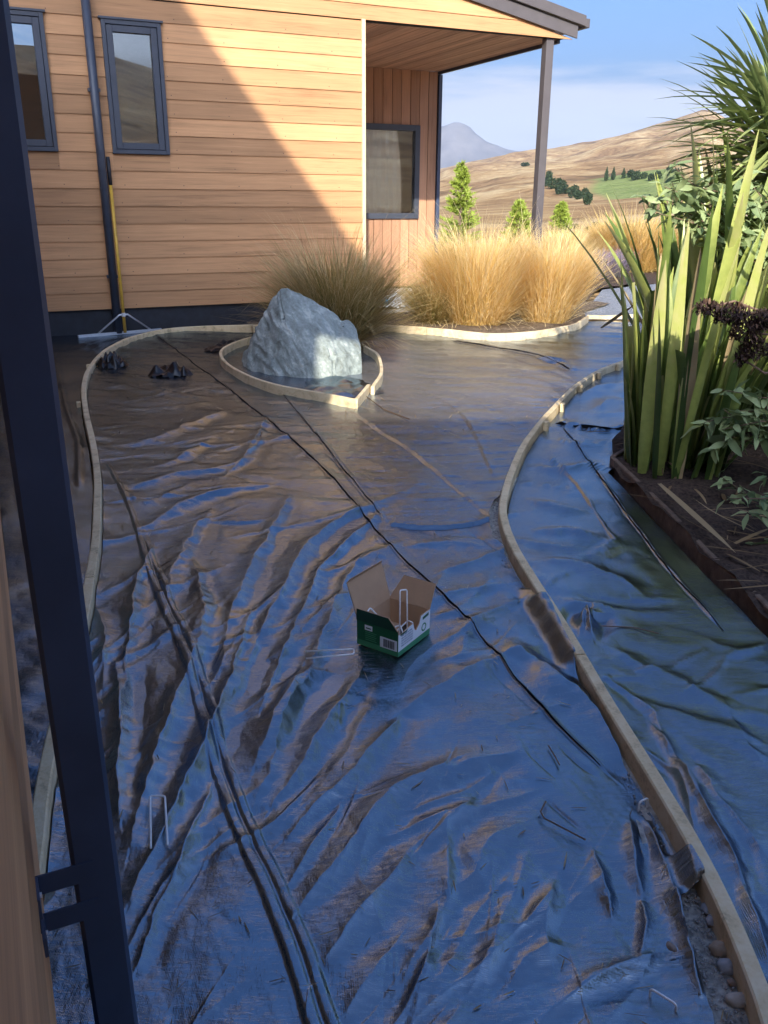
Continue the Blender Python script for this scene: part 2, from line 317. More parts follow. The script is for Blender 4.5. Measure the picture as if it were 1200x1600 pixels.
# ------------------------------------------------------------------ terrain
def terrain():
    na, nr = 420, 170
    az = np.concatenate([np.linspace(R(-12), R(40), 260), np.linspace(R(40), R(348), na-260+1)[1:]])
    r = np.concatenate([[0.01, 4, 9, 14, 18], np.geomspace(21, 2600, nr-25), np.geomspace(2750, 7000, 20)]); nr = len(r)
    A, Rr = np.meshgrid(az, r, indexing='ij'); deg = np.degrees(A)
    ridge = np.interp(deg, [-12, 2, 3.4, 7, 10.5, 14, 17, 18.6, 19.3, 21, 24, 32, 40, 90, 120, 138, 143, 147, 152, 175, 200, 260, 320, 348],
                           [1.6, 1.7, 1.9, 2.65, 3.1, 3.7, 4.4, 4.95, 4.8, 3.85, 3.0, 2.8, 3.2, 4, 4.5, 6.2, 6.8, 8.0, 9.6, 9.0, 8.0, 5, 2, 1.6])
    s = np.clip(np.log(np.maximum(Rr, 60)/60)/np.log(2600/60), 0, 1)
    e = -2.3 + (ridge+2.3)*s
    e = np.where(Rr < 60, -3.6+1.3*np.clip((Rr-21)/39, 0, 1), e)
    z = 1.4 + Rr*np.tan(np.radians(e))
    X, Y = Rr*np.sin(A), Rr*np.cos(A)
    rel = fbm(X/260, Y/260, 3, 5)*Rr*0.010*sst(60, 300, Rr) - np.abs(fbm(X/420+7, Y/420, 8, 4))*Rr*0.012*sst(150, 800, Rr)
    z = z + rel*(1-0.75*sst(1800, 2600, Rr))
    rz = 1.4 + 2600*np.tan(np.radians(ridge)); back = sst(2600, 7000, Rr)
    z = np.where(Rr > 2600, rz*(1-back)+20*back-0.0*Rr, z)
    z = np.where(Rr < 21, -0.06, z) ; z = np.where((Rr >= 21) & (Rr < 27), -0.06*(1-sst(21, 27, Rr))+z*sst(21, 27, Rr), z)
    i = np.arange(len(az))[:, None]*nr + np.arange(nr-1)[None, :]; i2 = ((np.arange(len(az))+1) % len(az))[:, None]*nr + np.arange(nr-1)[None, :]
    f = np.stack([i, i+1, i2+1, i2], -1).reshape(-1, 4)[:, ::-1]
    # land cover as a number: 0 dry grass, 1 green paddock, 2 pale field
    px = lambda x: np.degrees(np.arctan((x-600)/1422.0))
    eg = np.degrees(np.arctan((z-1.4)/np.maximum(Rr, 1)))
    wob = fbm(X/60, Y/60, 5, 3)*0.10
    green = sst(0.15, 0.28, e+wob+0.0) * (1-sst(1.05, 1.15, e+wob-(deg-11)*0.04)) * sst(px(898), px(925), deg+wob*6-(1.0-e)*2.0) * (1-sst(24, 25, deg)) * (deg < 40)
    pale = sst(-1.75, -1.65, e+wob*.6) * (1-sst(-0.75, -0.6, e+wob-(deg-17)*0.11)) * sst(px(925), px(945), deg-e*1.2-1) * (deg < 30)
    return mesh_np('hills', np.stack([X, Y, z], -1).reshape(-1, 3), f), green.ravel(), pale.ravel()
hm, hg, hp = terrain()
for nm, arr in (('green', hg), ('pale', hp)):
    a = hm.attributes.new(nm, 'FLOAT', 'POINT'); a.data.foreach_set('value', arr.astype(np.float32))
def hillmat():
    m, n, put, b = nodes('dry_hill_grass'); tcn = n('ShaderNodeTexCoord'); ob = tcn.outputs['Object']
    a = n('ShaderNodeTexNoise', {'Vector': ob, 'Scale': 0.012, 'Detail': 9.0, 'Roughness': 0.62, 'Distortion': 0.7})
    c = n('ShaderNodeTexNoise', {'Vector': ob, 'Scale': 0.10, 'Detail': 6.0, 'Roughness': 0.7})
    k = n('ShaderNodeMath', {0: c.outputs['Fac'], 1: 0.45, 2: a.outputs['Fac']}, operation='MULTIPLY_ADD')
    col = ramp(n, k.outputs[0], [(0.52, (0.11, 0.075, 0.04)), (0.64, (0.25, 0.15, 0.072)), (0.76, (0.37, 0.25, 0.125)), (0.92, (0.52, 0.40, 0.23))])
    sb = n('ShaderNodeTexVoronoi', {'Vector': ob, 'Scale': 0.05})
    sm = n('ShaderNodeMapRange', {'Value': sb.outputs['Distance'], 'From Min': 0.05, 'From Max': 0.22, 'To Min': 0.55, 'To Max': 0.0})
    col = n('ShaderNodeMix', {'Factor': sm.outputs[0], 'A': col, 'B': (0.09, 0.085, 0.04, 1)}, data_type='RGBA').outputs['Result']
    g = n('ShaderNodeAttribute', attribute_name='green'); p = n('ShaderNodeAttribute', attribute_name='pale')
    gc = ramp(n, c.outputs['Fac'], [(0.3, (0.15, 0.20, 0.06)), (0.7, (0.24, 0.27, 0.10))])
    m1 = n('ShaderNodeMix', {'Factor': g.outputs['Fac'], 'A': col, 'B': gc}, data_type='RGBA')
    m2 = n('ShaderNodeMix', {'Factor': p.outputs['Fac'], 'A': m1.outputs['Result'], 'B': (0.40, 0.31, 0.20, 1)}, data_type='RGBA')
    put('Base Color', m2.outputs['Result']); put('Roughness', 0.95); put('Specular IOR Level', 0.1)
    bp = n('ShaderNodeBump', {'Height': k.outputs[0], 'Strength': 0.8, 'Distance': 12.0}); put('Normal', bp.outputs[0]); return m
prop(link('hills', hm, hillmat(), smooth=True), kind='structure')
def mountain():
    az = np.linspace(R(-16), R(34), 150); deg = np.degrees(az)
    top = np.interp(deg, [-16, -6, 0, 3, 4.3, 5.1, 6.0, 7.0, 8.2, 10, 13, 20, 34], [2.0, 3.0, 4.0, 4.35, 4.48, 4.2, 3.6, 3.0, 2.8, 2.9, 2.6, 2.4, 2.0])
    V = []; rr = np.linspace(8200, 9800, 30)
    for a, t in zip(az, top):
        for r in rr:
            k = 1-abs((r-9000)/800); h = 9000*math.tan(R(t))*max(k, 0)**0.8
            V.append((r*math.sin(a), r*math.cos(a), h))
    V = np.array(V); n = fbm(V[:, 0]/500, V[:, 1]/500, 21, 5); V[:, 2] += n*55*np.clip(V[:, 2]/300, 0, 1)
    i = np.arange(149)[:, None]*30+np.arange(29)[None, :]; f = np.stack([i, i+30, i+31, i+1], -1).reshape(-1, 4)
    return mesh_np('mountain', V, f)
prop(link('mountain', mountain(), plain('mountain_rock', (0.10, 0.09, 0.085), 0.95, 0, 0.4, 0.004), smooth=True), kind='structure')
def soilmat(name, c0, c1, sc=30, bump=0.6):
    m, n, put, b = nodes(name); tcn = n('ShaderNodeTexCoord'); ob = tcn.outputs['Object']
    a = n('ShaderNodeTexNoise', {'Vector': ob, 'Scale': sc, 'Detail': 8.0, 'Roughness': 0.75}); v = n('ShaderNodeTexVoronoi', {'Vector': ob, 'Scale': sc*1.5})
    k = n('ShaderNodeMath', {0: v.outputs['Distance'], 1: 0.5, 2: a.outputs['Fac']}, operation='MULTIPLY_ADD')
    put('Base Color', ramp(n, k.outputs[0], [(0.4, c0), (0.9, c1)])); put('Roughness', 0.9); put('Specular IOR Level', 0.2)
    bp = n('ShaderNodeBump', {'Height': k.outputs[0], 'Strength': bump, 'Distance': 0.02}); put('Normal', bp.outputs[0]); return m
GRAVEL = soilmat('grey_gravel', (0.16, 0.16, 0.155), (0.55, 0.54, 0.50), 45)
PAVE = soilmat('pale_paving', (0.40, 0.36, 0.31), (0.58, 0.54, 0.47), 12, .2)
MULCH = soilmat('dark_mulch', (0.014, 0.010, 0.009), (0.085, 0.056, 0.042), 40)
SOIL = soilmat('brown_soil', (0.05, 0.036, 0.026), (0.17, 0.125, 0.085), 30)
def sheet(name, pts, z, mat, nz=0.012, cell=0.05, seed=1):
    """a gently uneven bed filling a polygon"""
    pts = np.array(pts); bm = bmesh.new()
    vs = [bm.verts.new((p[0], p[1], z)) for p in pts]; bm.faces.new(vs)
    bmesh.ops.triangulate(bm, faces=bm.faces)
    for _ in range(7):
        long = [e for e in bm.edges if e.calc_length() > cell*3]
        if not long or len(bm.faces) > 60000: break
        bmesh.ops.subdivide_edges(bm, edges=long, cuts=1); bmesh.ops.triangulate(bm, faces=bm.faces)
    bmesh.ops.recalc_face_normals(bm, faces=bm.faces)
    co = np.array([v.co[:] for v in bm.verts]); h = fbm(co[:, 0]*5, co[:, 1]*5, seed, 4)*nz
    for v, d in zip(bm.verts, h): v.co.z += d
    me = bpy.data.meshes.new(name); bm.to_mesh(me); bm.free()
    if me.polygons and me.polygons[0].normal.z < 0: me.flip_normals()
    return prop(link(name, me, mat, smooth=True), kind='structure')
bk = [tuple(p) for p in BACK]
sheet('planting_bed', bk + [(2.6, 11.4), (3.2, 12.4), (1.9, 13.2), (1.4, 12.1), tuple((P0+Uv*0.02)[:2])] + [tuple((P0+Uv*-1.5)[:2])], 0.045, SOIL, 0.02, 0.06)
sheet('porch_ground', [tuple((P0+Uv*a+Vv*b)[:2]) for a, b in ((0, 0.03), (2.75, 0.25), (2.75, 3.4), (0, 3.4))], 0.03, PAVE, 0.01, 0.08)
GRAVEL_SHADE = soilmat('shade_toned_gravel', (0.07, 0.075, 0.085), (0.27, 0.28, 0.31), 22)  # darker, bluer gravel copy: the path's shade is put into its colour
sheet('gravel_path', [(2.35, 10.72), (3.2, 10.9), (9, 13.0), (9, 19), (4.2, 15.2), (3.6, 14.6), (2.75, 11.9)], 0.02, GRAVEL_SHADE, 0.012, 0.09)
sheet('mulch_bed', [(2.75, 12.2), (3.55, 14.7), (4.2, 15.3), (9.1, 19.1), (9, 24), (1.0, 22), (0.5, 14.6), (1.4, 14.0)], 0.035, MULCH, 0.03, 0.14)
sheet('flax_bed_soil', [(1.36, 4.95), (1.25, 4.45), (1.30, 3.5), (1.33, 2.6), (1.36, 0.9), (6, 0.9), (6, 9.5), (2.9, 8.6), (1.9, 6.2)], 0.05, MULCH, 0.04, 0.06)
sheet('edge_gravel', [(0.555, 0.8), (0.66, 0.8), (0.69, 1.2), (0.675, 1.6), (0.64, 2.0), (0.60, 2.5), (0.54, 3.2), (0.56, 3.8), (0.72, 4.4), (0.66, 4.4), (0.46, 3.7), (0.46, 3.2), (0.55, 2.4), (0.61, 1.7), (0.585, 1.3), (0.56, 1.1)], 0.001, GRAVEL, 0.006, 0.02)

# ------------------------------------------------------------------ weed mat sheets
def poly_dist(X, Y, line, pad):
    """distance to a polyline, position along it (0..1) and side, only where within pad"""
    L = np.asarray(line, float); d = np.full(X.shape, 9.0); t = np.zeros(X.shape); sg = np.ones(X.shape)
    seg = np.hypot(*(L[1:]-L[:-1]).T); cum = np.concatenate([[0], np.cumsum(seg)])
    box = (X > L[:, 0].min()-pad) & (X < L[:, 0].max()+pad) & (Y > L[:, 1].min()-pad) & (Y < L[:, 1].max()+pad)
    ix = np.nonzero(box); x = X[ix]; y = Y[ix]
    if x.size == 0: return d, t, sg
    bd = np.full(x.shape, 9.0); bt = np.zeros(x.shape); bs = np.ones(x.shape)
    for k in range(len(L)-1):
        ax, ay = L[k]; dx, dy = L[k+1]-L[k]; l2 = dx*dx+dy*dy
        q = np.clip(((x-ax)*dx+(y-ay)*dy)/l2, 0, 1); ex = x-ax-q*dx; ey = y-ay-q*dy; dd = np.hypot(ex, ey)
        m = dd < bd; bd = np.where(m, dd, bd); bt = np.where(m, (cum[k]+q*seg[k])/cum[-1], bt); bs = np.where(m, np.sign(dx*ey-dy*ex), bs)
    d[ix] = bd; t[ix] = bt; sg[ix] = bs
    return d, t, sg
def fold(X, Y, line, wdt, hgt, seed, h):
    ln = smooth_line(line, 0.12); d, t, s = poly_dist(X, Y, ln, wdt*4)
    m = d < wdt*4
    if not m.any(): return
    dd = d[m]*s[m]; tt = t[m]
    wob = 0.30*wdt*vn(X[m]*6+seed, Y[m]*6, seed)+0.12*wdt*vn(X[m]*21, Y[m]*21+seed, seed+3)
    ww = wdt*(0.55+0.45*np.sin(np.pi*np.clip(tt, 0, 1)))
    q = (dd+wob)/ww
    tap = np.sin(np.pi*np.clip(tt*0.94+0.03, 0, 1))**0.6
    # a steeper lee side than the other, as cloth folds have
    ks = 0.35+0.5*((seed*0.37) % 1.0)
    pr = (1-ks)*np.exp(-np.where(q > 0, q*q*2.2, q*q*0.8)) + ks*np.exp(-np.where(q > 0, q*2.6, -q*1.5)) - 0.36*np.exp(-((q-1.6)**2)*1.2)
    h[m] += hgt*pr*tap
MAIN_FOLDS = [([(0.182, 4.228), (-0.031, 3.927), (-0.234, 3.661), (-0.346, 3.285), (-0.384, 2.916), (-0.424, 2.522), (-0.443, 2.246)], 0.05, 0.024), ([(0.0, 3.836), (-0.165, 3.429), (-0.252, 3.093), (-0.297, 2.758), (-0.329, 2.439), (-0.351, 2.143)], 0.045, 0.022), ([(-0.104, 3.222), (-0.167, 2.919), (-0.187, 2.662), (-0.236, 2.322), (-0.281, 2.017), (-0.31, 1.723)], 0.05, 0.022), ([(-0.478, 4.014), (-0.507, 3.499), (-0.543, 3.089), (-0.538, 2.755), (-0.511, 2.357)], 0.05, 0.024), ([(-0.767, 4.674), (-0.915, 4.487), (-1.099, 4.368), (-1.262, 4.149)], 0.06, 0.02), ([(-0.599, 4.214), (-0.812, 4.107), (-0.964, 3.911), (-1.089, 3.567)], 0.06, 0.02), ([(-0.75, 5.086), (-0.804, 4.673), (-0.85, 4.317)], 0.05, 0.016), ([(-1.046, 5.933), (-1.241, 5.558), (-1.416, 5.072), (-1.607, 4.924)], 0.07, 0.018), ([(-0.823, 3.822), (-0.844, 3.493), (-0.833, 3.085), (-0.778, 2.752)], 0.05, 0.022), ([(-0.975, 3.345), (-0.959, 3.083), (-0.904, 2.751), (-0.814, 2.393), (-0.751, 2.106)], 0.045, 0.026), ([(-0.784, 3.212), (-0.641, 2.754), (-0.61, 2.395), (-0.597, 2.075), (-0.596, 1.794), (-0.573, 1.567)], 0.045, 0.028), ([(-0.48, 2.756), (-0.467, 2.397), (-0.476, 2.109), (-0.493, 1.77), (-0.517, 1.548), (-0.526, 1.399)], 0.042, 0.028), ([(-0.855, 2.393), (-0.751, 2.106), (-0.691, 1.871), (-0.619, 1.652)], 0.035, 0.024), ([(-0.259, 2.36), (-0.306, 2.078), (-0.332, 1.874)], 0.04, 0.022), ([(-0.434, 1.795), (-0.444, 1.548), (-0.463, 1.365), (-0.469, 1.241)], 0.03, 0.02), ([(-0.077, 2.323), (-0.144, 2.112), (-0.214, 1.875), (-0.263, 1.724)], 0.042, 0.022), ([(0.04, 2.082), (-0.031, 1.932), (-0.124, 1.773), (-0.22, 1.612)], 0.038, 0.02), ([(0.172, 1.879), (0.036, 1.774), (-0.041, 1.635), (-0.108, 1.492), (-0.168, 1.384)], 0.04, 0.022), ([(0.063, 1.552), (0.005, 1.456), (-0.048, 1.368), (-0.108, 1.273)], 0.042, 0.02), ([(0.559, 2.534), (0.331, 2.406), (0.178, 2.252), (0.078, 2.147)], 0.07, 0.018), ([(0.348, 1.935), (0.206, 1.879), (0.1, 1.751)], 0.05, 0.015), ([(0.227, 1.752), (0.157, 1.658), (0.092, 1.573)], 0.04, 0.015), ([(0.34, 1.66), (0.241, 1.595), (0.202, 1.495), (0.142, 1.439)], 0.04, 0.014), ([(0.546, 3.368), (0.369, 3.229), (0.23, 3.099)], 0.06, 0.012), ([(0.444, 2.983), (0.292, 2.925), (0.142, 2.815), (0.002, 2.688)], 0.06, 0.012), ([(0.414, 2.742), (0.313, 2.644), (0.252, 2.446)], 0.05, 0.013), ([(0.484, 1.556), (0.478, 1.441), (0.475, 1.372)], 0.025, 0.022), ([(0.593, 1.662), (0.566, 1.536), (0.561, 1.442)], 0.022, 0.024), ([(0.631, 1.662), (0.629, 1.461), (0.609, 1.278), (0.592, 1.192)], 0.025, 0.03), ([(0.662, 1.663), (0.675, 1.518), (0.651, 1.309), (0.629, 1.179)], 0.022, 0.028), ([(0.431, 2.532), (0.535, 2.293), (0.606, 2.088), (0.642, 1.91)], 0.06, 0.03), ([(0.606, 2.929), (0.611, 2.579), (0.645, 2.257), (0.671, 2.088)], 0.035, 0.026), ([(0.437, 3.366), (0.278, 3.436), (0.111, 3.397)], 0.05, 0.01), ([(-1.92, 7.986), (-1.531, 7.513), (-1.038, 6.83)], 0.06, 0.012), ([(-2.266, 6.795), (-1.815, 6.445), (-1.45, 6.341)], 0.07, 0.016), ([(-1.856, 5.913), (-1.587, 5.92), (-1.265, 6.13)], 0.07, 0.014), ([(-0.796, 5.748), (-0.789, 5.085), (-0.795, 4.738)], 0.05, 0.018), ([(-1.064, 5.079), (-1.144, 4.731), (-1.245, 4.54)], 0.05, 0.016), ([(-1.392, 4.199), (-1.15, 3.907), (-0.996, 4.206)], 0.05, 0.016), ([(-0.252, 3.093), (-0.104, 3.222), (0.056, 3.433)], 0.05, 0.014), ([(-0.283, 2.614), (-0.208, 2.811), (-0.095, 2.92)], 0.05, 0.015), ([(-0.299, 2.177), (-0.236, 2.322), (-0.138, 2.361)], 0.04, 0.014), ([(0.363, 1.307), (0.294, 1.276), (0.236, 1.217)], 0.035, 0.012), ([(0.533, 1.277), (0.45, 1.247), (0.364, 1.19)], 0.03, 0.018), ([(0.382, 1.477), (0.336, 1.371), (0.332, 1.276)], 0.03, 0.014), ([(0.508, 1.277), (0.543, 1.356), (0.549, 1.424)], 0.02, 0.018), ([(0.031, 1.305), (-0.019, 1.215), (-0.065, 1.148)], 0.035, 0.013), ([(0.158, 1.305), (0.115, 1.231), (0.052, 1.148)], 0.035, 0.012), ([(-1.029, 2.749), (-0.926, 2.561), (-0.848, 2.241)], 0.04, 0.02)]
SEAM1 = smooth_line([(-2.606, 9.597), (-2.107, 8.528), (-0.933, 5.936), (-0.358, 4.558), (0.015, 3.432), (0.313, 2.644), (0.402, 2.329), (0.491, 2.055), (0.626, 1.755)])
SEAM2 = smooth_line([(-1.582, 4.657), (-1.202, 3.816), (-0.854, 2.966), (-0.61, 2.395), (-0.381, 1.771), (-0.228, 1.436), (-0.158, 1.273), (-0.107, 1.134)] + [(-0.03, 0.95), (0.02, 0.8)])
SEAM3 = smooth_line([(-0.829, 6.589), (-0.397, 5.094), (0.015, 3.649)])
SEAM4 = smooth_line([(-0.277, 5.952), (-0.003, 5.255), (0.185, 4.797), (0.505, 3.715)])
SEAM5 = smooth_line([(0.201, 6.865), (0.527, 5.78), (0.586, 4.4)])
SEAM6 = smooth_line([(0.695, 9.037), (1.144, 8.603), (1.487, 8.169), (1.623, 7.401)])
SEAM7 = smooth_line([(0.015, 3.649), (0.261, 3.604), (0.55, 3.715)])
PULLS = [[(0.475, 1.971), (0.517, 1.882), (0.555, 1.829)], [(0.394, 1.753), (0.425, 1.706), (0.476, 1.618)], [(0.375, 3.59), (0.464, 3.367), (0.532, 3.264)], [(-0.424, 4.949), (-0.294, 4.683), (-0.134, 4.222)]]
_lo = np.argsort(LEFT[:, 1]); _ro = np.argsort(RIGHT[:, 1]); _bo = np.argsort(BACK[:, 0])
def x_left(y): return np.interp(y, LEFT[_lo, 1], LEFT[_lo, 0])
def x_right(y): return np.interp(y, np.append(RIGHT[_ro, 1], [8.1, 12]), np.append(RIGHT[_ro, 0], [3.3, 3.3]))
def y_back(x): return np.where(x > 2.45, 10.72, np.interp(x, BACK[_bo, 0], BACK[_bo, 1]))
def wrinkle(X, Y):
    """crinkles that follow the lie of the cloth: across the path far away, along it close by"""
    near = 1-sst(2.6, 4.4, Y)
    a = (X*0.94+Y*0.34); b = (-X*0.34+Y*0.94)
    wx = a+0.05*vn(X*3, Y*3, 71); 
    w1 = 0.16*vn(X*4, Y*4, 73); w2 = 0.05*vn(X*11, Y*11, 74)
    n1 = tri(wx*6.5+w1*3, b*2.0+w1*2, 31)*0.0060 + tri(wx*14+w2*5, b*4.6+w2*4, 32)*0.0030
    c = Y+0.22*X+0.10*vn(X*1.7, Y*1.7, 72)
    n2 = tri(c*5.5+w1*3, X*1.7+w1*3, 33)*0.0075 + tri(c*12+w2*5, X*4.2+w2*5, 34)*0.0042
    n2 = n2 + vn(Y*13+X*2.4, X*1.3, 47)*0.0024*sst(4.0, 6.0, Y) + tri(Y*9+X*3.1+4, X*2.4, 48)*0.0045*sst(3.4, 5.0, Y)
    mid = tri(X*20+w2*14, Y*20+w2*9, 40)*0.0011+tri(a*31+w2*8, b*10, 42)*0.0012
    fine = mid+np.abs(vn(a*40, b*13, 35))*0.0008+np.abs(vn(a*13+3, b*42, 36))*0.0010*sst(-.4, .5, vn(X*2.3, Y*2.3, 37))
    return n1*near+n2*(1-near)+fine
def grid_sheet(name, rows, cols, xl, xr, hf, keep=None, mat=None, parent=None):
    s = np.linspace(0, 1, cols); Y = np.repeat(rows[:, None], cols, 1); X = xl(rows)[:, None]*(1-s)+xr(rows)[:, None]*s
    Z = hf(X, Y, s[None, :]); n = len(rows)
    i = np.arange(n-1)[:, None]*cols+np.arange(cols-1)[None, :]
    f = np.stack([i, i+1, i+cols+1, i+cols], -1)
    if keep is not None:
        k = keep(X, Y); kf = k[:-1, :-1] & k[1:, :-1] & k[:-1, 1:] & k[1:, 1:]; f = f[kf]
    else: f = f.reshape(-1, 4)
    V = np.stack([X, Y, Z], -1).reshape(-1, 3)
    used = np.zeros(len(V), bool); used[f.ravel()] = True; mp_ = np.cumsum(used)-1
    return link(name, mesh_np(name, V[used], mp_[f]), mat, parent, None, True)
def rows_from(y0, y1, n, e=0.62):                    # denser close by
    t = np.linspace(0, 1, n); a, b = y0**(1-1/e+0.0), y1**(1-1/e+0.0)
    return (a+(b-a)*t)**(1/(1-1/e))
def flap_mask(y):
    n = 0.05*vn(y*9, y*0+3.3, 44)
    return sst(2.30, 2.40, y+n)*(1-sst(2.84, 2.93, y+n))*(0.95+0.2*vn(y*14, y*0, 45)) + 0.9*sst(1.42, 1.45, y)*(1-sst(1.52, 1.56, y))
def main_right(y):
    gap = 0.03+0.055*(1-sst(1.36, 1.50, y))+0.03*sst(3.35, 3.5, y)*(1-sst(3.85, 4.1, y))+0.008*vn(y*12, y*0+8, 46)
    fm = np.clip(flap_mask(y)*1.3, 0, 1)
    return x_right(y)-gap*(1-fm)+(-0.012+0.020*sst(2.5, 2.8, y))*fm
def main_h(X, Y, s):
    h = 0.010+0.010*fbm(X*0.8, Y*0.8, 51, 3)
    side1 = np.ones(X.shape)
    d1, t1, s1 = poly_dist(X, Y, SEAM1, 30)
    flat = np.where((s1 > 0), 1.0, 0.0)                # the taut strip to the right of the first seam
    taut = flat*sst(3.3, 4.2, Y)
    h += wrinkle(X, Y)*(1-0.30*taut)
    hf_ = np.zeros(X.shape)
    for k, (ln, wd, hg) in enumerate(MAIN_FOLDS): fold(X, Y, ln, wd, hg, k*7+1, hf_)
    r = random.Random(5)
    for k in range(120):                             # smaller folds between the big ones
        y = 0.9+r.random()**1.4*6.5; x = float(x_left(np.array(y)))+r.random()*float(x_right(np.array(min(y, 7.4)))-x_left(np.array(y)))
        if y < 3.3: a = R(250+r.uniform(-22, 18)) if x < 0.25 else R(222+r.uniform(-30, 30))
        else: a = R(r.choice((8, 190))+r.uniform(-25, 30))
        L = r.uniform(0.12, 0.38)*(0.6+0.14*y); b = a+r.uniform(-.5, .5)
        p1 = (x+math.cos(a)*L, y+math.sin(a)*L); p2 = (p1[0]+math.cos(b)*L, p1[1]+math.sin(b)*L)
        fold(X, Y, [(x, y), p1, p2], r.uniform(.018, .038)*(0.75+0.09*y), r.uniform(.004, .010), k+300, hf_)
    for k in range(150):                             # thin straight pull creases
        y = 0.85+r.random()**1.3*7.5; x = float(x_left(np.array(y)))+r.random()*float(x_right(np.array(min(y, 7.4)))-x_left(np.array(y)))
        a = R(248+r.gauss(0, 20)) if y < 3.4 and r.random() < .7 else R(r.gauss(8, 14)+(180 if r.random() < .5 else 0))
        L = r.uniform(.12, .45)*(.6+.16*y); b = a+r.uniform(-.12, .12)
        p1 = (x+math.cos(a)*L*.5, y+math.sin(a)*L*.5); p2 = (p1[0]+math.cos(b)*L*.5, p1[1]+math.sin(b)*L*.5)
        d, t, sg = poly_dist(X, Y, [(x, y), p1, p2], .06); wd = .0055*(.7+.14*y); q = d*sg/wd
        h += r.choice((1, 1, -.8))*r.uniform(.0018, .0040)*(.8+.12*y)*np.where(q > 0, np.exp(-q*1.1), np.exp(q*2.6))*np.sin(np.pi*np.clip(t, 0, 1))*(d < .06)
    h += hf_*(1-0.8*taut)
    # laps and creases
    def lap(line, step, lip, wd, pad=0.25):
        d, t, sg = poly_dist(X, Y, line, pad); m = d < pad; q = d*sg
        q = q+0.0010*vn(X*6, Y*6, 61)*np.clip(Y/2, .5, 3)
        hh = step*sst(-wd, wd, q)*np.exp(-np.maximum(q, 0)/0.10) + lip*np.exp(-((q-1.6*wd)/(1.4*wd))**2) - 0.5*lip*np.exp(-((q+1.5*wd)/(1.5*wd))**2)
        return np.where(m, hh*sst(0, 0.04, t)*(1-sst(0.97, 1, t)), 0)
    sc = np.clip(Y/3.0, 0.45, 2.2)
    h += lap(SEAM1, 0.005, 0.003, 0.0032*sc) + lap(SEAM3, 0.003, 0.005, 0.004*sc) + lap(SEAM5, 0.003, 0.002, 0.005*sc)
    h += lap(SEAM6, 0.008, 0.008, 0.010*sc) + lap(SEAM7, 0.005, 0.007, 0.006*sc) 
    d, t, sg = poly_dist(X, Y, SEAM4, .3); q = d*sg
    h += (0.007*np.exp(-np.where(q > 0, (q/0.05)**2, (q/0.010)**2)) - 0.003*np.exp(-((q+0.02)/0.01)**2))*np.sin(np.pi*np.clip(t, .02, .98))**.5
    d, t, sg = poly_dist(X, Y, SEAM2, .4); q = d*sg+0.0015*vn(X*9, Y*9, 62)  # the doubled roll of spare cloth
    wn_ = 0.010+0.005*t; tp = sst(0, .05, t)
    two = sst(.22, .40, t)
    h += tp*(0.009*np.exp(-((q+0.015*two)/wn_)**4) + 0.008*two*np.exp(-((q-0.016)/(wn_*.85))**4))
    for ln in PULLS:
        d, t, sg = poly_dist(X, Y, smooth_line(ln), .1); h += -0.005*np.exp(-(d/0.006)**2)*np.sin(np.pi*t)
    # cross creases in the taut strip
    d3, t3, s3 = poly_dist(X, Y, SEAM3, 30); d4, t4, s4 = poly_dist(X, Y, SEAM4, 30)
    c = (Y-0.16*X+0.02*vn(X*2, Y*2, 63))/0.135; fr = np.abs(c-np.round(c))*0.135
    msk = taut*sst(3.5, 3.75, Y)*(1-sst(6.0, 6.6, Y))*(0.5+0.5*(s3 > 0))*(0.35+0.65*sst(-.25, .2, vn(X*1.5, np.round(c)*3.1, 64)))
    h += msk*(-0.0065*np.exp(-(fr/0.006)**2))
    # against the timbers
    dr = x_right(Y)-X; dl = X-x_left(Y)
    h += np.where(Y < 7.5, 0.020*np.exp(-np.maximum(dr, 0)/0.035)*(0.5+0.5*vn(Y*7, Y*0, 65)), 0)*(1-(Y < 1.5)*0.8) + 0.018*np.exp(-np.maximum(dl, 0)/0.04)*(0.5+vn(Y*8, Y*0, 66))
    fm = np.clip(flap_mask(Y), 0, 1)
    h = np.where(Y < 3.2, h*(1-fm*np.exp(-np.maximum(dr, 0)/.12)) + fm*0.068*(1-sst(0.005, 0.075, dr)), h)
    h += 0.014*(1-sst(0.02, 0.16, dr))*(1-sst(1.45, 1.6, Y))+0.010*(1-sst(0.03, .12, dr))*sst(3.3, 3.5, Y)*(1-sst(3.9, 4.2, Y))
    # pinned down at the wires
    for px_, py_ in [(0.641, 1.727), (0.61, 1.851), (0.527, 1.185)]:
        rr = np.hypot(X-px_, Y-py_); h *= 1-0.75*np.exp(-(rr/0.03)**2)
    return np.maximum(h, 0.001)
def main_keep(X, Y): return Y < y_back(X)-0.012
def lap_shade(line, parent, hf, wd, up=.0025, seed=0):
    # upturned sheet edge as a black ribbon: the lap's shadow put in its colour
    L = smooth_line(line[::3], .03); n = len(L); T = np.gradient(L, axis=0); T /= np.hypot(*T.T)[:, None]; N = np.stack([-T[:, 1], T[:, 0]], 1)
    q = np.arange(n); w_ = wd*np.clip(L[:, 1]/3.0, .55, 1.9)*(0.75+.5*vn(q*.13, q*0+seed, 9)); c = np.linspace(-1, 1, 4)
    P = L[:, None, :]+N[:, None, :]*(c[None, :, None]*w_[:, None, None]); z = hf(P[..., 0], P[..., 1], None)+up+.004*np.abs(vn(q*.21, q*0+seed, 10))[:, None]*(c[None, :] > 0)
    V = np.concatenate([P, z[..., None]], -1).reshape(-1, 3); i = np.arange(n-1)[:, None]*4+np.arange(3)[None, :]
    return link('lap_shade', mesh_np('lap_shade', V, np.stack([i, i+1, i+5, i+4], -1).reshape(-1, 4)), HEM_SHADE, parent, None, True)
HEM_SHADE = plain('lap_shadow_black', (0.004, 0.004, 0.005), 0.75, 0, 0.2, 30, 0, 0.1)
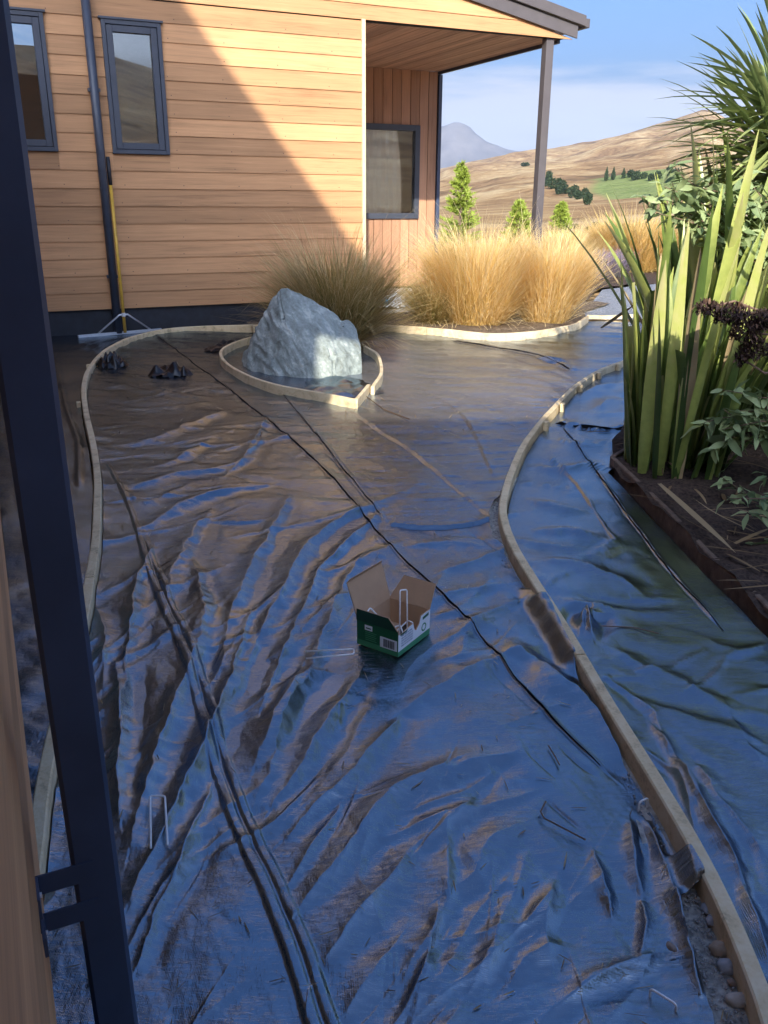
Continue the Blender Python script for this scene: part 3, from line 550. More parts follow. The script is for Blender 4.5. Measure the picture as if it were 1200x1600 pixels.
mat_main = grid_sheet('weed_mat', rows_from(0.62, 10.75, 1150, .72), 560, lambda y: x_left(y)+0.024, main_right, main_h,
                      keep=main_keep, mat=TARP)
for _k, (_l, _w) in enumerate(((SEAM1, .0022), (SEAM3, .0013), (SEAM6, .0036))): lap_shade(_l, mat_main, main_h, _w, seed=_k)
prop(mat_main, 'large wrinkled black weed mat covering the wide path between the curved timber edgings', 'weed mat', 'sheets of black weed mat')

RS1 = smooth_line([(1.163, 5.41), (1.152, 4.042), (1.142, 3.175), (1.173, 2.631)])
RS2 = smooth_line([(1.138, 5.544), (1.26, 5.479), (1.398, 5.35), (1.51, 5.385), (1.727, 5.49)])
RS3 = smooth_line([(0.946, 4.773), (1.002, 4.243), (1.003, 3.447)])
RFOLDS = [([(0.703, 4.034), (0.845, 3.942), (0.982, 3.853)], 0.07, 0.02), ([(0.664, 3.595), (0.838, 3.597), (1.003, 3.447)], 0.07, 0.02), ([(0.659, 3.233), (0.83, 3.17), (0.971, 2.934)], 0.06, 0.022), ([(0.669, 2.875), (0.833, 2.773), (1.019, 2.775)], 0.06, 0.02), ([(1.506, 5.997), (1.723, 6.315), (1.815, 6.21)], 0.08, 0.02), ([(1.457, 6.419), (1.738, 6.782), (1.952, 6.915)], 0.08, 0.02), ([(0.858, 4.582), (0.99, 4.524), (1.196, 4.65)], 0.07, 0.022), ([(1.068, 5.126), (1.195, 4.983), (1.351, 4.986)], 0.06, 0.018), ([(0.675, 2.625), (0.718, 2.721), (0.709, 2.58)], 0.035, 0.05), ([(0.762, 1.884), (0.777, 1.733), (0.783, 1.578), (0.774, 1.444)], 0.035, 0.04), ([(0.829, 1.885), (0.847, 1.71), (0.863, 1.559)], 0.04, 0.02), ([(0.774, 1.444), (0.76, 1.341), (0.748, 1.249)], 0.025, 0.03), ([(0.763, 2.493), (0.883, 2.334), (0.991, 2.191)], 0.05, 0.014), ([(0.762, 2.188), (0.881, 2.09), (1.028, 2.0)], 0.05, 0.012), ([(0.762, 2.058), (0.77, 1.857), (0.761, 1.732)], 0.03, 0.02), ([(1.091, 2.585), (1.166, 2.498), (1.291, 2.543)], 0.05, 0.012), ([(1.01, 2.191), (0.992, 1.999), (1.015, 1.886)], 0.04, 0.012)]
def bed_right(y): return np.interp(y, [0.5, 2.6, 3.1, 3.5, 3.95, 4.45, 4.8, 5.6, 7.7], [1.31, 1.305, 1.275, 1.262, 1.245, 1.215, 1.5, 2.0, 2.9])
def bed_h(X, Y, s):
    h = 0.008+0.010*fbm(X*0.9+5, Y*0.9, 81, 3)
    c = Y+0.25*X+0.08*vn(X*2, Y*2, 82); smooth_part = sst(1.02, 1.12, X)*sst(2.4, 2.8, Y)*(1-sst(4.3, 4.6, Y))
    w2 = 0.05*vn(X*9, Y*9, 87)
    h += (tri(c*5.5+w2*8, X*2.4+w2*6, 83)*0.0055+tri(c*12+w2*9, X*5+w2*8, 84)*0.0032)*(1-0.8*smooth_part)+tri(X*22, Y*18+w2*9, 85)*0.0011
    hf_ = np.zeros(X.shape)
    for k, (ln, wd, hg) in enumerate(RFOLDS): fold(X, Y, ln, wd, hg, k*5+900, hf_)
    r = random.Random(9)
    for k in range(70):
        y = 0.9+r.random()**1.2*6.2; x = float(x_right(np.array(y)))+r.random()*0.9
        a = R(r.choice((0, 180, 200, 20))+r.uniform(-30, 30)) if y > 2 else R(110+r.uniform(-35, 35)); L = r.uniform(.1, .25)*(.7+.1*y); b = a+r.uniform(-.6, .6)
        p1 = (x+math.cos(a)*L, y+math.sin(a)*L); p2 = (p1[0]+math.cos(b)*L, p1[1]+math.sin(b)*L)
        fold(X, Y, [(x, y), p1, p2], r.uniform(.014, .035)*(.7+.08*y), r.uniform(.003, .010), k+1300, hf_)
    h += hf_*(1-smooth_part)
    for ln, st, lip, wd in ((RS1, .006, .003, .005), (RS2, .012, .012, .012), (RS3, .004, .004, .006)):
        d, t, sg = poly_dist(X, Y, ln, .3); q = d*sg+0.006*vn(X*10, Y*10, 86); m = d < .3
        h += np.where(m, (st*sst(-wd, wd, q)*np.exp(-np.maximum(q, 0)/.12)+lip*np.exp(-((q-1.6*wd)/(1.5*wd))**2)-.4*lip*np.exp(-((q+1.5*wd)/(1.5*wd))**2))*sst(0, .06, t)*(1-sst(.95, 1, t)), 0)
    return np.maximum(h, 0.001)
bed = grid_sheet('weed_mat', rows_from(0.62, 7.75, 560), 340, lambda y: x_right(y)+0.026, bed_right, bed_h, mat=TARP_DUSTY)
for _l, _w in ((RS1, .0025), (RS2, .007)): lap_shade(_l, bed, bed_h, _w, seed=9)
prop(bed, 'dusty black weed mat in the lower bed between the timber edging and the flax plants', 'weed mat', 'sheets of black weed mat')
def strip_left(y):
    u = (y-10.7507-0.03)/0.41945; xw = -0.2553+0.90778*u
    vv = (y-0.0)*0; xwing = np.interp(y, [-1, 0.5, 9.0], [0.15, -0.30, -4.20])
    return np.maximum(np.where(y > 8.8, xw, -9), xwing)
def strip_h(X, Y, s):
    h = 0.008+0.012*fbm(X*1.2, Y*1.2, 91, 3)+vn(Y*6+X, X*3, 92)*0.010+np.abs(vn(Y*13+X*3, X*7, 93))*0.008
    d, t, sg = poly_dist(X, Y, smooth_line([(-3.054, 7.949), (-2.237, 5.903), (-1.875, 5.062), (-1.573, 4.196)]), .3)
    return np.maximum(h+0.014*np.exp(-((d-0.0)/.02)**2), 0.001)
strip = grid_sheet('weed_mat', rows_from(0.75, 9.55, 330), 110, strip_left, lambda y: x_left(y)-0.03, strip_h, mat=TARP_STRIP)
prop(strip, 'narrow black weed mat strip between the house wall and the left timber edging', 'weed mat', 'sheets of black weed mat')

# ------------------------------------------------------------------ timber edgings
def sweep(line, wd, z0, z1, jit=0.0, seed=0):
    L = np.asarray(line, float); n = len(L); T = np.gradient(L, axis=0); T /= np.hypot(*T.T)[:, None]; N = np.stack([-T[:, 1], T[:, 0]], 1)
    q = np.arange(n); jz = jit*vn(q*0.11, q*0+seed, 5); b = 0.004
    prof = [(-wd/2, z0), (wd/2, z0), (wd/2, z1-b), (wd/2-b, z1), (-wd/2+b, z1), (-wd/2, z1-b)]
    V = []; 
    for k in range(n):
        for a, z in prof: V.append((*(L[k]+N[k]*a), z+(jz[k] if z > 0 else 0)))
    f = []; m = len(prof)
    for k in range(n-1):
        for j in range(m): f.append((k*m+j, k*m+(j+1) % m, (k+1)*m+(j+1) % m, (k+1)*m+j))
    f.append(tuple(range(m))); f.append(tuple((n-1)*m+j for j in range(m-1, -1, -1)))
    me = bpy.data.meshes.new('board'); me.from_pydata(V, [], f)
    bm = bmesh.new(); bm.from_mesh(me); bmesh.ops.recalc_face_normals(bm, faces=bm.faces); bm.to_mesh(me); bm.free(); return me
def edging(label, pieces, wd=0.036, z0=-0.05, z1=0.061, mat=TIMBER, jit=0.006, group='timber garden edgings'):
    t = thing('timber_edging', label, 'edging', (0, 0, 0), 0, group)
    for k, p in enumerate(pieces): link('board', sweep(p, wd, z0, z1, jit, k*3+len(label)), mat, t)
    return t
def split(line, fr):
    n = len(line); c = [0]+[int(n*x) for x in fr]+[n-1]
    return [line[a:b+1] if i == len(c)-2 else np.vstack([line[a:b], line[b-1:b]+(line[b:b+1]-line[b-1:b])*0.9]) for i, (a, b) in enumerate(zip(c[:-1], c[1:]))]
le = edging('long curved timber edging board along the left side of the path, beside the house', split(LEFT, (0.30, 0.62, 0.8)))
re_ = edging('long S curved timber edging between the path and the lower flax bed, with pegs', split(RIGHT, (0.22, 0.5, 0.78)))
def peg(parent, x, y, ang, h=0.10, wd=0.045, th=0.03):
    c, s = math.cos(ang), math.sin(ang); m = MB().box((-wd/2, -th/2, -0.05), (wd/2, th/2, h)).mesh('peg', 0.003)
    o = link('peg', m, TIMBER, parent, (x, y, 0)); o.rotation_euler = (0, 0, ang); return o
def on_line(line, fr, off):
    i = int(fr*(len(line)-2)); T = line[i+1]-line[i]; T = T/np.hypot(*T); N = np.array([-T[1], T[0]]); p = line[i]+N*off
    return p[0], p[1], math.atan2(T[1], T[0])
for fr in (0.06, 0.125, 0.20, 0.30, 0.38): peg(re_, *on_line(RIGHT, fr, 0.040), h=0.066)
for fr in (0.33, 0.49): peg(le, *on_line(LEFT, fr, -0.040), h=0.045)
edging('pale timber edging in front of the golden tussock bed by the porch', split(BACK, (0.42,)), 0.034, -0.04, 0.085)
edging('short low timber edging across the far end of the path before the gravel', [FAR], 0.04, -0.04, 0.06)
edging('looped timber edging around the grey boulder', [RING_A, RING_B, RING_C], 0.028, -0.04, 0.078)
edging('weathered dark board edging along the flax bed on the right', [FLAXF, FLAXE], 0.026, -0.04, 0.058, TIMBER_OLD, 0.006)

# ------------------------------------------------------------------ house
house = thing('house', 'cedar weatherboard house with dark windows and a corner porch', 'house', P0, YAW)
ROW0, PITCH = 0.272, 0.175
rake = lambda u: 3.292+(2.793-u)*0.188              # underside of the barge board
def weatherboard(name, u0, u1, z0, z1, mat=CED_X, cut=None, wing=None):
    """one bevel-back board: thick at its lower edge, thin at the top"""
    yb, yt, back = -0.020, -0.008, 0.0
    m = MB()
    if wing is None:
        if cut:
            a = u0; b = u1                            # clipped by the rake of the roof
            pts = [(a, z0), (min(b, cut(z0)), z0), (min(b, cut(z1)), z1), (a, z1)]
            if pts[1][0]-a < 0.05: return
            if pts[2][0] <= a: pts = pts[:2]+[(a, z0+(pts[1][0]-a)*0.188)]
            i = 0; v = [(p, yb if z == z0 else yb+(yt-yb)*(z-z0)/(z1-z0), z) for p, z in pts]+[(p, back, z) for p, z in pts]
            n = len(pts); m.v = v; m.f = [tuple(range(n)), tuple(range(2*n-1, n-1, -1))]+[(k, (k+1) % n, n+(k+1) % n, n+k) for k in range(n)]
        else:
            m.prism([(yb, z0), (back, z0), (back, z1), (yt, z1)], 0, u0, u1)
        return m.build(name, mat, house)
W_END = -4.33                                          # the garden wing's wall meets this wall here
wins = [(-3.955, -3.362, 1.84, 3.068), (-2.832, -2.248, 1.835, 3.058)]
TRIM_U = -0.036
for k in range(0, 26):
    z0 = ROW0+PITCH*k; z1 = z0+PITCH+0.012
    if z0 < 3.24:
        segs = [(W_END, TRIM_U)]
        for a, b, c, d in wins:
            if z0 < d and z0+PITCH > c:
                if z0 < c-0.02 or z0+PITCH > d+0.02:   # board notched round the opening: keep a strip above or below
                    zz = (z0, min(c-0.004, z1)) if z0 < c-0.02 else (max(d+0.004, z0), z1)
                    if zz[1]-zz[0] > 0.02: weatherboard('weatherboard', a, b, *zz)
                segs = [s for q in segs for s in ((q[0], min(q[1], a)), (max(q[0], b), q[1])) if s[1]-s[0] > 0.02]
        for a, b in segs: weatherboard('weatherboard', a, b, z0, z1)
    else:
        weatherboard('weatherboard', W_END-1.5, 2.80, z0+(0.024 if k == 17 else 0), z1, cut=lambda z: 2.793-(z-3.292)/0.188)
MB().box((TRIM_U, -0.036, 0.26), (0.006, 0.012, 3.272)).build('corner_trim', TRIM, house)
MB().box((W_END, 0.02, -0.1), (0.0, 0.10, ROW0+0.02)).build('plinth', CONC, house)
wl = MB()                                              # wall behind the boards, with holes for the windows
edges_u = [W_END-0.02, wins[0][0], wins[0][1], wins[1][0], wins[1][1], 0.0]
for i in range(5):
    a, b = edges_u[i], edges_u[i+1]
    if i in (1, 3):
        q = wins[i//2]; wl.box((a, 0.001, ROW0), (b, 0.12, q[2])); wl.box((a, 0.001, q[3]), (b, 0.12, 3.24))
    else: wl.box((a, 0.001, ROW0), (b, 0.12, 3.24))
wl.build('wall_framing', DARK, house)
MB().prism([(W_END-1.5, 3.24), (2.70, 3.275), (2.70, 3.30), (-2.0, rake(-2.0)-0.01), (W_END-1.5, rake(-2.0)-0.01)], 1, 0.001, 0.10).build('gable_framing', DARK, house)
MB().box((-0.10, 0.12, 0.0), (-0.002, 3.36, 3.27)).build('side_wall', CED_Y, house)
MB().box((W_END, 3.0, 0.3), (-0.3, 3.1, 3.2)).build('inner_wall', DARK, house)
MB().box((W_END, 0.14, 0.26), (-0.12, 3.0, 0.30)).build('inner_floor', DARK, house)
def window(u0, u1, z0, z1, v=0.0, blind=None):
    f = MB(); o = 0.040; yo = -0.046+v
    for a, b in (((u0, yo, z0), (u0+o, 0.06+v, z1)), ((u1-o, yo, z0), (u1, 0.06+v, z1)), ((u0+o, yo, z0), (u1-o, 0.06+v, z0+o)), ((u0+o, yo, z1-o), (u1-o, 0.06+v, z1))): f.box(a, b)
    fr = f.build('window', ALU, house, 0.002)
    s = MB(); i = 0.062; a0, a1, c0, c1 = u0+o+.004, u1-o-.004, z0+o+.004, z1-o-.004; ys = -0.036+v
    for a, b in (((a0, ys, c0), (a0+i, .03+v, c1)), ((a1-i, ys, c0), (a1, .03+v, c1)), ((a0+i, ys, c0), (a1-i, .03+v, c0+i)), ((a0+i, ys, c1-i), (a1-i, .03+v, c1))): s.box(a, b)
    s.build('sash', ALU, fr, 0.003)
    MB().box((a0+i-.005, 0.0+v, c0+i-.005), (a1-i+.005, .006+v, c1-i+.005)).build('pane', GLASS, fr)
    MB().box((u0-.022, -0.058+v, z1+.002), (u1+.022, -0.002+v, z1+.022)).build('head_flashing', ALU, fr)
    return fr
BLIND = plain('grey_blind', (0.10, 0.12, 0.13), 0.8, 0, 0.1, 3)
w0 = window(*wins[0]); w1 = window(*wins[1])
MB().box((wins[1][0]+.05, .07, wins[1][2]+.05), (wins[1][1]-.05, .075, wins[1][3]-.05)).build('blind', BLIND, w1)
nl = MB(); rn = random.Random(2)
for k in range(17):
    z = ROW0+PITCH*k+.035; u = W_END+.3+rn.random()*.1
    while u < -.06:
        if not any(a-.03 < u < b+.03 and c-.1 < z < d+.05 for a, b, c, d in wins): nl.box((u-.0042, -.0205, z-.0042), (u+.0042, -.014, z+.0042))
        u += .60+rn.uniform(-.02, .02)
prop(nl.build('nail_heads', plain('nail_steel', (.05, .035, .03), .6), house), kind='stuff')
# downpipe
dp = MB().tube([(-2.962, -0.085, 0.02), (-2.962, -0.085, 3.7)], 0.043, 16).build('downpipe', ALU, house, 0, True)
for z in (0.6, 2.4): MB().box((-3.02, -0.095, z), (-2.904, -0.03, z+0.03)).build('pipe_clip', ALU, dp)
# porch
D = 3.2537
bw = (0.55, 2.352, 1.118, 2.500)
nb = 17; wb = 2.66/nb
for k in range(nb):
    a, b = k*wb+0.004, (k+1)*wb-0.004
    parts_ = [(0.06, 3.27)]
    if b > bw[0] and a < bw[1]:
        if b > bw[1]: pass
        parts_ = [(0.06, bw[2]), (bw[3], 3.27)] if a < bw[1]-0.1 and b < bw[1]+0.09 and a > bw[0]-0.1 else parts_
    for c, d in parts_: MB().box((a, D-0.018+0.0015*(k % 2), c), (b, D, d)).build('wall_board', CED_Z, house, 0.002)
bk2 = MB()
for a, b, c, d in ((0, bw[0], 0, 3.27), (bw[1], 2.66, 0, 3.27), (bw[0], bw[1], 0, bw[2]), (bw[0], bw[1], bw[3], 3.27)): bk2.box((a, D+.001, c), (b, D+.12, d))
bk2.build('porch_wall_framing', DARK, house)
f = MB(); o = .085; yo = D-.055
for a, b in (((bw[0], yo, bw[2]), (bw[0]+o, D+.05, bw[3])), ((bw[1]-o, yo, bw[2]), (bw[1], D+.05, bw[3])), ((bw[0]+o, yo, bw[2]), (bw[1]-o, D+.05, bw[2]+o)), ((bw[0]+o, yo, bw[3]-o), (bw[1]-o, D+.05, bw[3]))): f.box(a, b)
pw = f.build('window', ALU, house, .003)
MB().box((bw[0]+o-.005, D+.0, bw[2]+o-.005), (bw[1]-o+.005, D+.006, bw[3]-o+.005)).build('pane', GLASS, pw)
cu = np.linspace(bw[0]+.05, bw[1]-.1, 260); ph = (cu-cu[0])*2*np.pi/0.155; cy = D+.10+.034*np.sin(ph+0.7*np.sin(ph*.37))+.012*np.sin(ph*2.3)
cz = np.array([bw[2]+.03, bw[2]+.12, 1.6, 2.1, bw[3]-.02]); V = [(a, b+0.004*math.sin(a*30+z*3), z) for z in cz for a, b in zip(cu, cy)]
i = np.arange(4)[:, None]*260+np.arange(259)[None, :]; F = np.stack([i, i+1, i+261, i+260], -1).reshape(-1, 4)
link('curtain', mesh_np('curtain', V, F), plain('grey_curtain', (0.78, 0.75, 0.70), 0.85, 0, 0.05, 4), pw, None, True)
MB().box((bw[0]-.1, D+.6, .9), (bw[1]+.1, D+.65, 2.8)).build('room_back', DARK, pw)
ns = 30
for k in range(ns):
    a = k*2.66/ns; MB().box((a+.0015, 0.10, 3.272+.001*(k % 3)), (a+2.66/ns-.0015, D-.002, 3.292)).build('soffit_board', CED_SOF, house, .0015)
MB().box((-.05, .10, 3.2945), (2.68, D+.1, 3.32)).build('soffit_backing', DARK, house)
MB().box((2.662, .105, 3.235), (2.70, D+.10, 3.33)).build('edge_trim', STEEL, house)
MB().box((2.667, D-.05, .1), (2.727, D+.03, 3.232)).build('downpipe', STEEL, house, .004)
pp = MB().box((2.448, .02, 0.0), (2.556, .125, 3.27)).build('porch_post', ROOFM, house, .004)
MB().box((2.425, .0, -.02), (2.58, .148, .012)).build('base_plate', ROOFM, pp, .002)
# barge boards, gutter and roof
def raked(u0, u1, lo, hi, v0, v1, name, mat):
    return MB().prism([(u0, rake(u0)+lo), (u1, rake(u1)+lo), (u1, rake(u1)+hi), (u0, rake(u0)+hi)], 1, v0, v1).build(name, mat, house, .004)
raked(-2.0, 2.842, -.004, .138, -.058, -.034, 'barge_board', ROOFM)
raked(-2.0, 2.925, .145, .262, -.100, -.030, 'roof_flashing', ROOFM)
raked(-2.0, 2.86, .150, .225, -.028, 7.0, 'roof', ROOFM)
MB().prism([(W_END-3, rake(-2)-.5), (-2.0, rake(-2)+.15), (-2.0, rake(-2)+.225), (W_END-3, rake(-2)-.42)], 1, .3, 7.0).build('roof', ROOFM, house)
MB().box((2.93, -.085, rake(2.93)+.135), (2.995, 7.0, rake(2.93)+.235)).build('gutter', ROOFM, house, .006)
# wall light
li = thing('wall_light', 'small white cylinder spotlight on the porch side wall', 'wall light', P0, YAW)
li.location = P0 + Uv*0.004 + Vv*0.32; zL = 2.86
MB().tube([(0.0, 0, zL), (.018, 0, zL)], .028, 14).build('wall_plate', WHITE, li)
MB().tube([(.016, 0, zL), (.075, 0, zL)], .011, 10).build('arm', WHITE, li)
MB().tube([(.095, 0, zL-.085), (.095, 0, zL+.085)], .036, 18).build('lamp_body', WHITE, li, 0, True)

# garden wing: the wall running past the left of the camera, with its bracketed post
WU = -4.322                                            # face of its cladding
for k in range(0, 14):
    z0 = 0.30+PITCH*k
    MB().prism([(WU, z0), (WU-.03, z0), (WU-.03, z0+PITCH+.012), (WU-.020, z0+PITCH+.012)], 1, -9.46, -0.034).build('weatherboard', CED_Y, house)
MB().box((WU-.16, -9.45, .29), (WU-.031, -.04, 2.76)).build('wall_framing', DARK, house)
MB().box((WU-.14, -9.45, -.1), (WU-.05, .0, .30)).build('plinth', CONC, house)
MB().prism([(WU-.75, 2.77), (WU+.08, 2.79), (WU+.08, 2.88), (WU-.75, 2.87)], 1, -9.0, -.12).build('roof', ROOFM, house)
q = Vector((-0.456, 1.0, 0))-P0; pu, pv = q.dot(Uv), q.dot(Vv)
gp = MB().box((pu, pv, -.05), (pu+.065, pv+.065, 2.765)).build('steel_post', STEEL, house, .006)
for zz, dv in ((0.445, 0.0), (0.375, 0.0)):
    MB().box((WU+.0005-.03, pv-.002, zz), (pu+.03, pv+.0005, zz+.034)).build('bracket', STEEL, gp)
    MB().box((WU-.002, pv-.05, zz), (WU+.003, pv, zz+.034)).build('bracket', STEEL, gp)
    MB().tube([(WU+.002, pv-.026, zz+.021), (WU+.006, pv-.026, zz+.021)], .004, 8).build('screw', SILVER, gp)

# added unseen block behind the viewpoint, its outline shaped to shade wall and path
shade_blk = thing('added_shade_block', 'added unseen block behind the viewpoint, shaped to shade the path', 'house', (0, 0, 0))
YB = -2.0; K = 0.524; off = -K*YB
zz_ = lambda x: 5.92-1.166*(x-0.22)+off
MB().box((-0.47, YB-2, 0), (4.6, YB, 2.95+off)).build('low_shade_block', CED_X, shade_blk)
MB().prism([(-3.9, 0), (-0.47, 0), (-0.47, 4.5+off), (-3.9, 10.0)], 1, YB-2, YB-.01).build('tall_shade_block', CED_X, shade_blk)
MB().prism([(-3.9, 9.8), (-3.9, zz_(-2.6)), (-2.6, zz_(-2.6)), (0.22, zz_(0.22)), (0.22, 4.10+off+.16), (-0.5, 4.10+off+.16)], 1, YB-.3, YB).build('shade_slab', ROOFM, shade_blk)

# ------------------------------------------------------------------ boulder
def boulder():
    pts = [(-.93,7.62,.68),(-.83,7.60,.685),(-.76,7.62,.64),(-1.36,8.0,-.03),(-1.24,7.42,-.03),(-1.18,7.75,.27),(-1.08,7.62,.46),(-.97,7.08,-.03),(-.64,6.95,-.03),(-.66,7.0,.12),
           (-.42,6.98,-.03),(-.42,7.02,.20),(-.19,7.20,-.03),(-.205,7.24,.20),(-.25,7.6,.36),(-.40,7.52,.45),(-.56,7.55,.555),(-.4,8.25,-.03),(-.95,8.5,-.03),(-.82,8.1,.5),(-.4,8.0,.34),(-.86,7.30,.42)]
    bm = bmesh.new(); vs = [bm.verts.new(p) for p in pts]
    r = bmesh.ops.convex_hull(bm, input=vs)
    bmesh.ops.delete(bm, geom=[g for g in r['geom_unused'] if isinstance(g, bmesh.types.BMVert)], context='VERTS')
    bmesh.ops.bevel(bm, geom=list(bm.edges), offset=.018, segments=2, affect='EDGES', clamp_overlap=True)
    for _ in range(5):
        e = [x for x in bm.edges if x.calc_length() > .03]
        if not e: break
        bmesh.ops.subdivide_edges(bm, edges=e, cuts=1, use_grid_fill=True); bmesh.ops.triangulate(bm, faces=bm.faces)
    bm.normal_update()
    co = np.array([v.co[:] for v in bm.verts]); no_ = np.array([v.normal[:] for v in bm.verts])
    a = co[:, 0]*.75+co[:, 2]*.65; b = co[:, 0]*-.65+co[:, 2]*.75       # cleavage runs down the left face
    d = -np.abs(vn(a*14, b*3+co[:, 1]*2, 3))*.022*sst(-.55, -.85, co[:, 0]+0.25*co[:, 2]) + fbm(co[:, 0]*7+co[:, 1]*3, co[:, 2]*7-co[:, 1]*4, 9, 5)*.013
    d -= .03*np.exp(-((co[:, 0]-co[:, 2]*.2+.46)/.03)**2)*(co[:, 2] > .3)
    for v, n_, k in zip(bm.verts, no_, d): v.co += Vector(n_)*float(k)
    me = bpy.data.meshes.new('boulder'); bm.to_mesh(me); bm.free(); return me
prop(link('boulder', boulder(), ROCK, None, None, False), 'large angular blue grey boulder inside the looped edging', 'rock')

# ------------------------------------------------------------------ grasses
def blades(roots, az, lean, bend, length, width, tint, segs=5, seed=0, curl=None):
    """ribbons that rise from roots, lean over along az and droop towards their tips"""
    n = len(az); g_ = np.random.default_rng(seed); P = [roots]; p = roots.copy(); th = lean.copy(); step = length/segs
    tw = az+np.pi/2+g_.uniform(-.9, .9, n)
    for k in range(segs):
        d = np.stack([np.sin(th)*np.sin(az), np.sin(th)*np.cos(az), np.cos(th)], 1); p = p+d*step[:, None]; P.append(p.copy()); th = th+bend*(k+1)/segs*2/segs
        if curl is not None: az = az+curl/segs
    P = np.stack(P, 1); W = np.stack([np.sin(tw), np.cos(tw), np.zeros(n)], 1)
    prof = np.array([.8, 1, 1, .9, .62, .10]) if segs == 5 else np.interp(np.linspace(0, 1, segs+1), [0, .3, .7, 1], [.7, 1, .9, .08])
    o = W[:, None, :]*(width[:, None]*prof[None, :]/2)[:, :, None]
    V = np.stack([P-o, P+o], 2).reshape(n, -1, 3); m = 2*(segs+1)
    q = np.array([[2*k, 2*k+1, 2*k+3, 2*k+2] for k in range(segs)]); F = (np.arange(n)[:, None, None]*m+q[None]).reshape(-1, 4)
    tt = np.repeat(tint[:, None], m, 1); tt = tt+np.repeat(np.linspace(-.10, .14, segs+1), 2)[None, :]
    return V.reshape(-1, 3), F, np.clip(tt, 0, 1).ravel()
def tussock(label, x, y, n, rad, L, mat, seed, lean=0.95, z=0.03, bias=(0, 0), cat='tussock grass', group='clumps of tussock grass', wd=.0056, tint=(.55, .2), segs=5):
    g_ = np.random.default_rng(seed); t = thing('tussock_grass', label, cat, (x, y, z), 0, group)
    def mk(name, m, Lm, Ls, ln, bd, wdt, tn):
        a = g_.uniform(0, 2*np.pi, m); rr = rad*np.sqrt(g_.uniform(0, 1, m)); roots = np.stack([rr*np.sin(a), rr*np.cos(a), np.zeros(m)], 1)
        aa = a+g_.normal(0, .55, m); le_ = np.abs(g_.normal(0, .36, m))*ln+ln*.42*rr/rad
        ax = np.sin(aa)*np.sin(le_)+bias[0]; ay = np.cos(aa)*np.sin(le_)+bias[1]; aa = np.arctan2(ax, ay); le_ = np.arcsin(np.clip(np.hypot(ax, ay), 0, .96))
        ll = np.clip(g_.normal(Lm, Ls, m), .25*Lm, 1.5*Lm); bd_ = np.abs(g_.normal(bd, .4, m))
        clump = .22*vn(np.cos(a)*3+rr*5, np.sin(a)*3, seed)
        v, f, tt = blades(roots, aa, le_, bd_, ll, wdt*g_.uniform(.7, 1.3, m), np.clip(g_.normal(tn[0], tn[1], m)+clump, 0, 1), segs, seed, g_.normal(0, .35, m))
        link(name, mesh_np(name, v, f, tt), mat, t)
    mk('foliage', n, L, L*.20, lean, .62, wd, tint)
    mk('dry_skirt', n//5, L*.62, L*.15, lean*1.75, .8, wd*1.1, (min(1, tint[0]+.22), .12))
    mk('seed_stalks', n//28, L*1.38, L*.16, lean*.75, .95, wd*.62, (.9, .08))
    return t
tussock('shaded brown green tussock behind the boulder, in front of the house wall', -.48, 8.85, 4200, .19, .95, TUSS_G, 3, 1.12, .02, (-.02, .0), tint=(.60, .22))
tussock('biggest golden tussock in full sun, left of the porch post', 1.08, 10.35, 8000, .33, .90, TUSS, 4, .62, .03, (.02, -.02), tint=(.70, .17))
tussock('golden tussock in full sun at the right end of the edged bed', 1.93, 10.5, 5500, .25, .86, TUSS, 5, .55, .03, (0, 0), tint=(.72, .16))
tussock('low greenish tussock at the left foot of the biggest golden tussock', .58, 10.3, 2200, .14, .50, TUSS_G, 6, .9, .03, (-.02, -.05), tint=(.55, .2))
tussock('reddish brown tussock beyond the gravel path, half hidden by flax', 5.15, 18.6, 7000, .55, .98, TUSS, 7, .72, .03, (0, 0), wd=.009, tint=(.52, .18), segs=4)
tussock('pale fuzzy tussock beyond the lavender and gravel', 4.45, 21.0, 3500, .5, .72, TUSS, 8, .8, .0, (0, 0), wd=.009, tint=(.72, .15), segs=4)
def lavender(x, y, seed, label):
    g_ = np.random.default_rng(seed); n = 420; a = g_.uniform(0, 6.28, n); r = .25*np.sqrt(g_.uniform(0, 1, n))
    v, f, t = blades(np.stack([r*np.sin(a), r*np.cos(a), 0*r], 1), a, np.abs(g_.normal(.35, .25, n)), np.zeros(n)+.1, g_.uniform(.35, .6, n), np.full(n, .012), g_.uniform(.2, .95, n), 3, seed)
    l = thing('lavender_bush', label, 'lavender', (x, y, .03), 0, 'lavender by the gravel'); link('foliage', mesh_np('foliage', v, f, t), LAVM, l)
lavender(4.0, 16.6, 1, 'greyish purple lavender bush on the dark mulch, right of the golden tussocks')
lavender(4.45, 17.2, 2, 'smaller lavender bush in front of the reddish brown tussock')

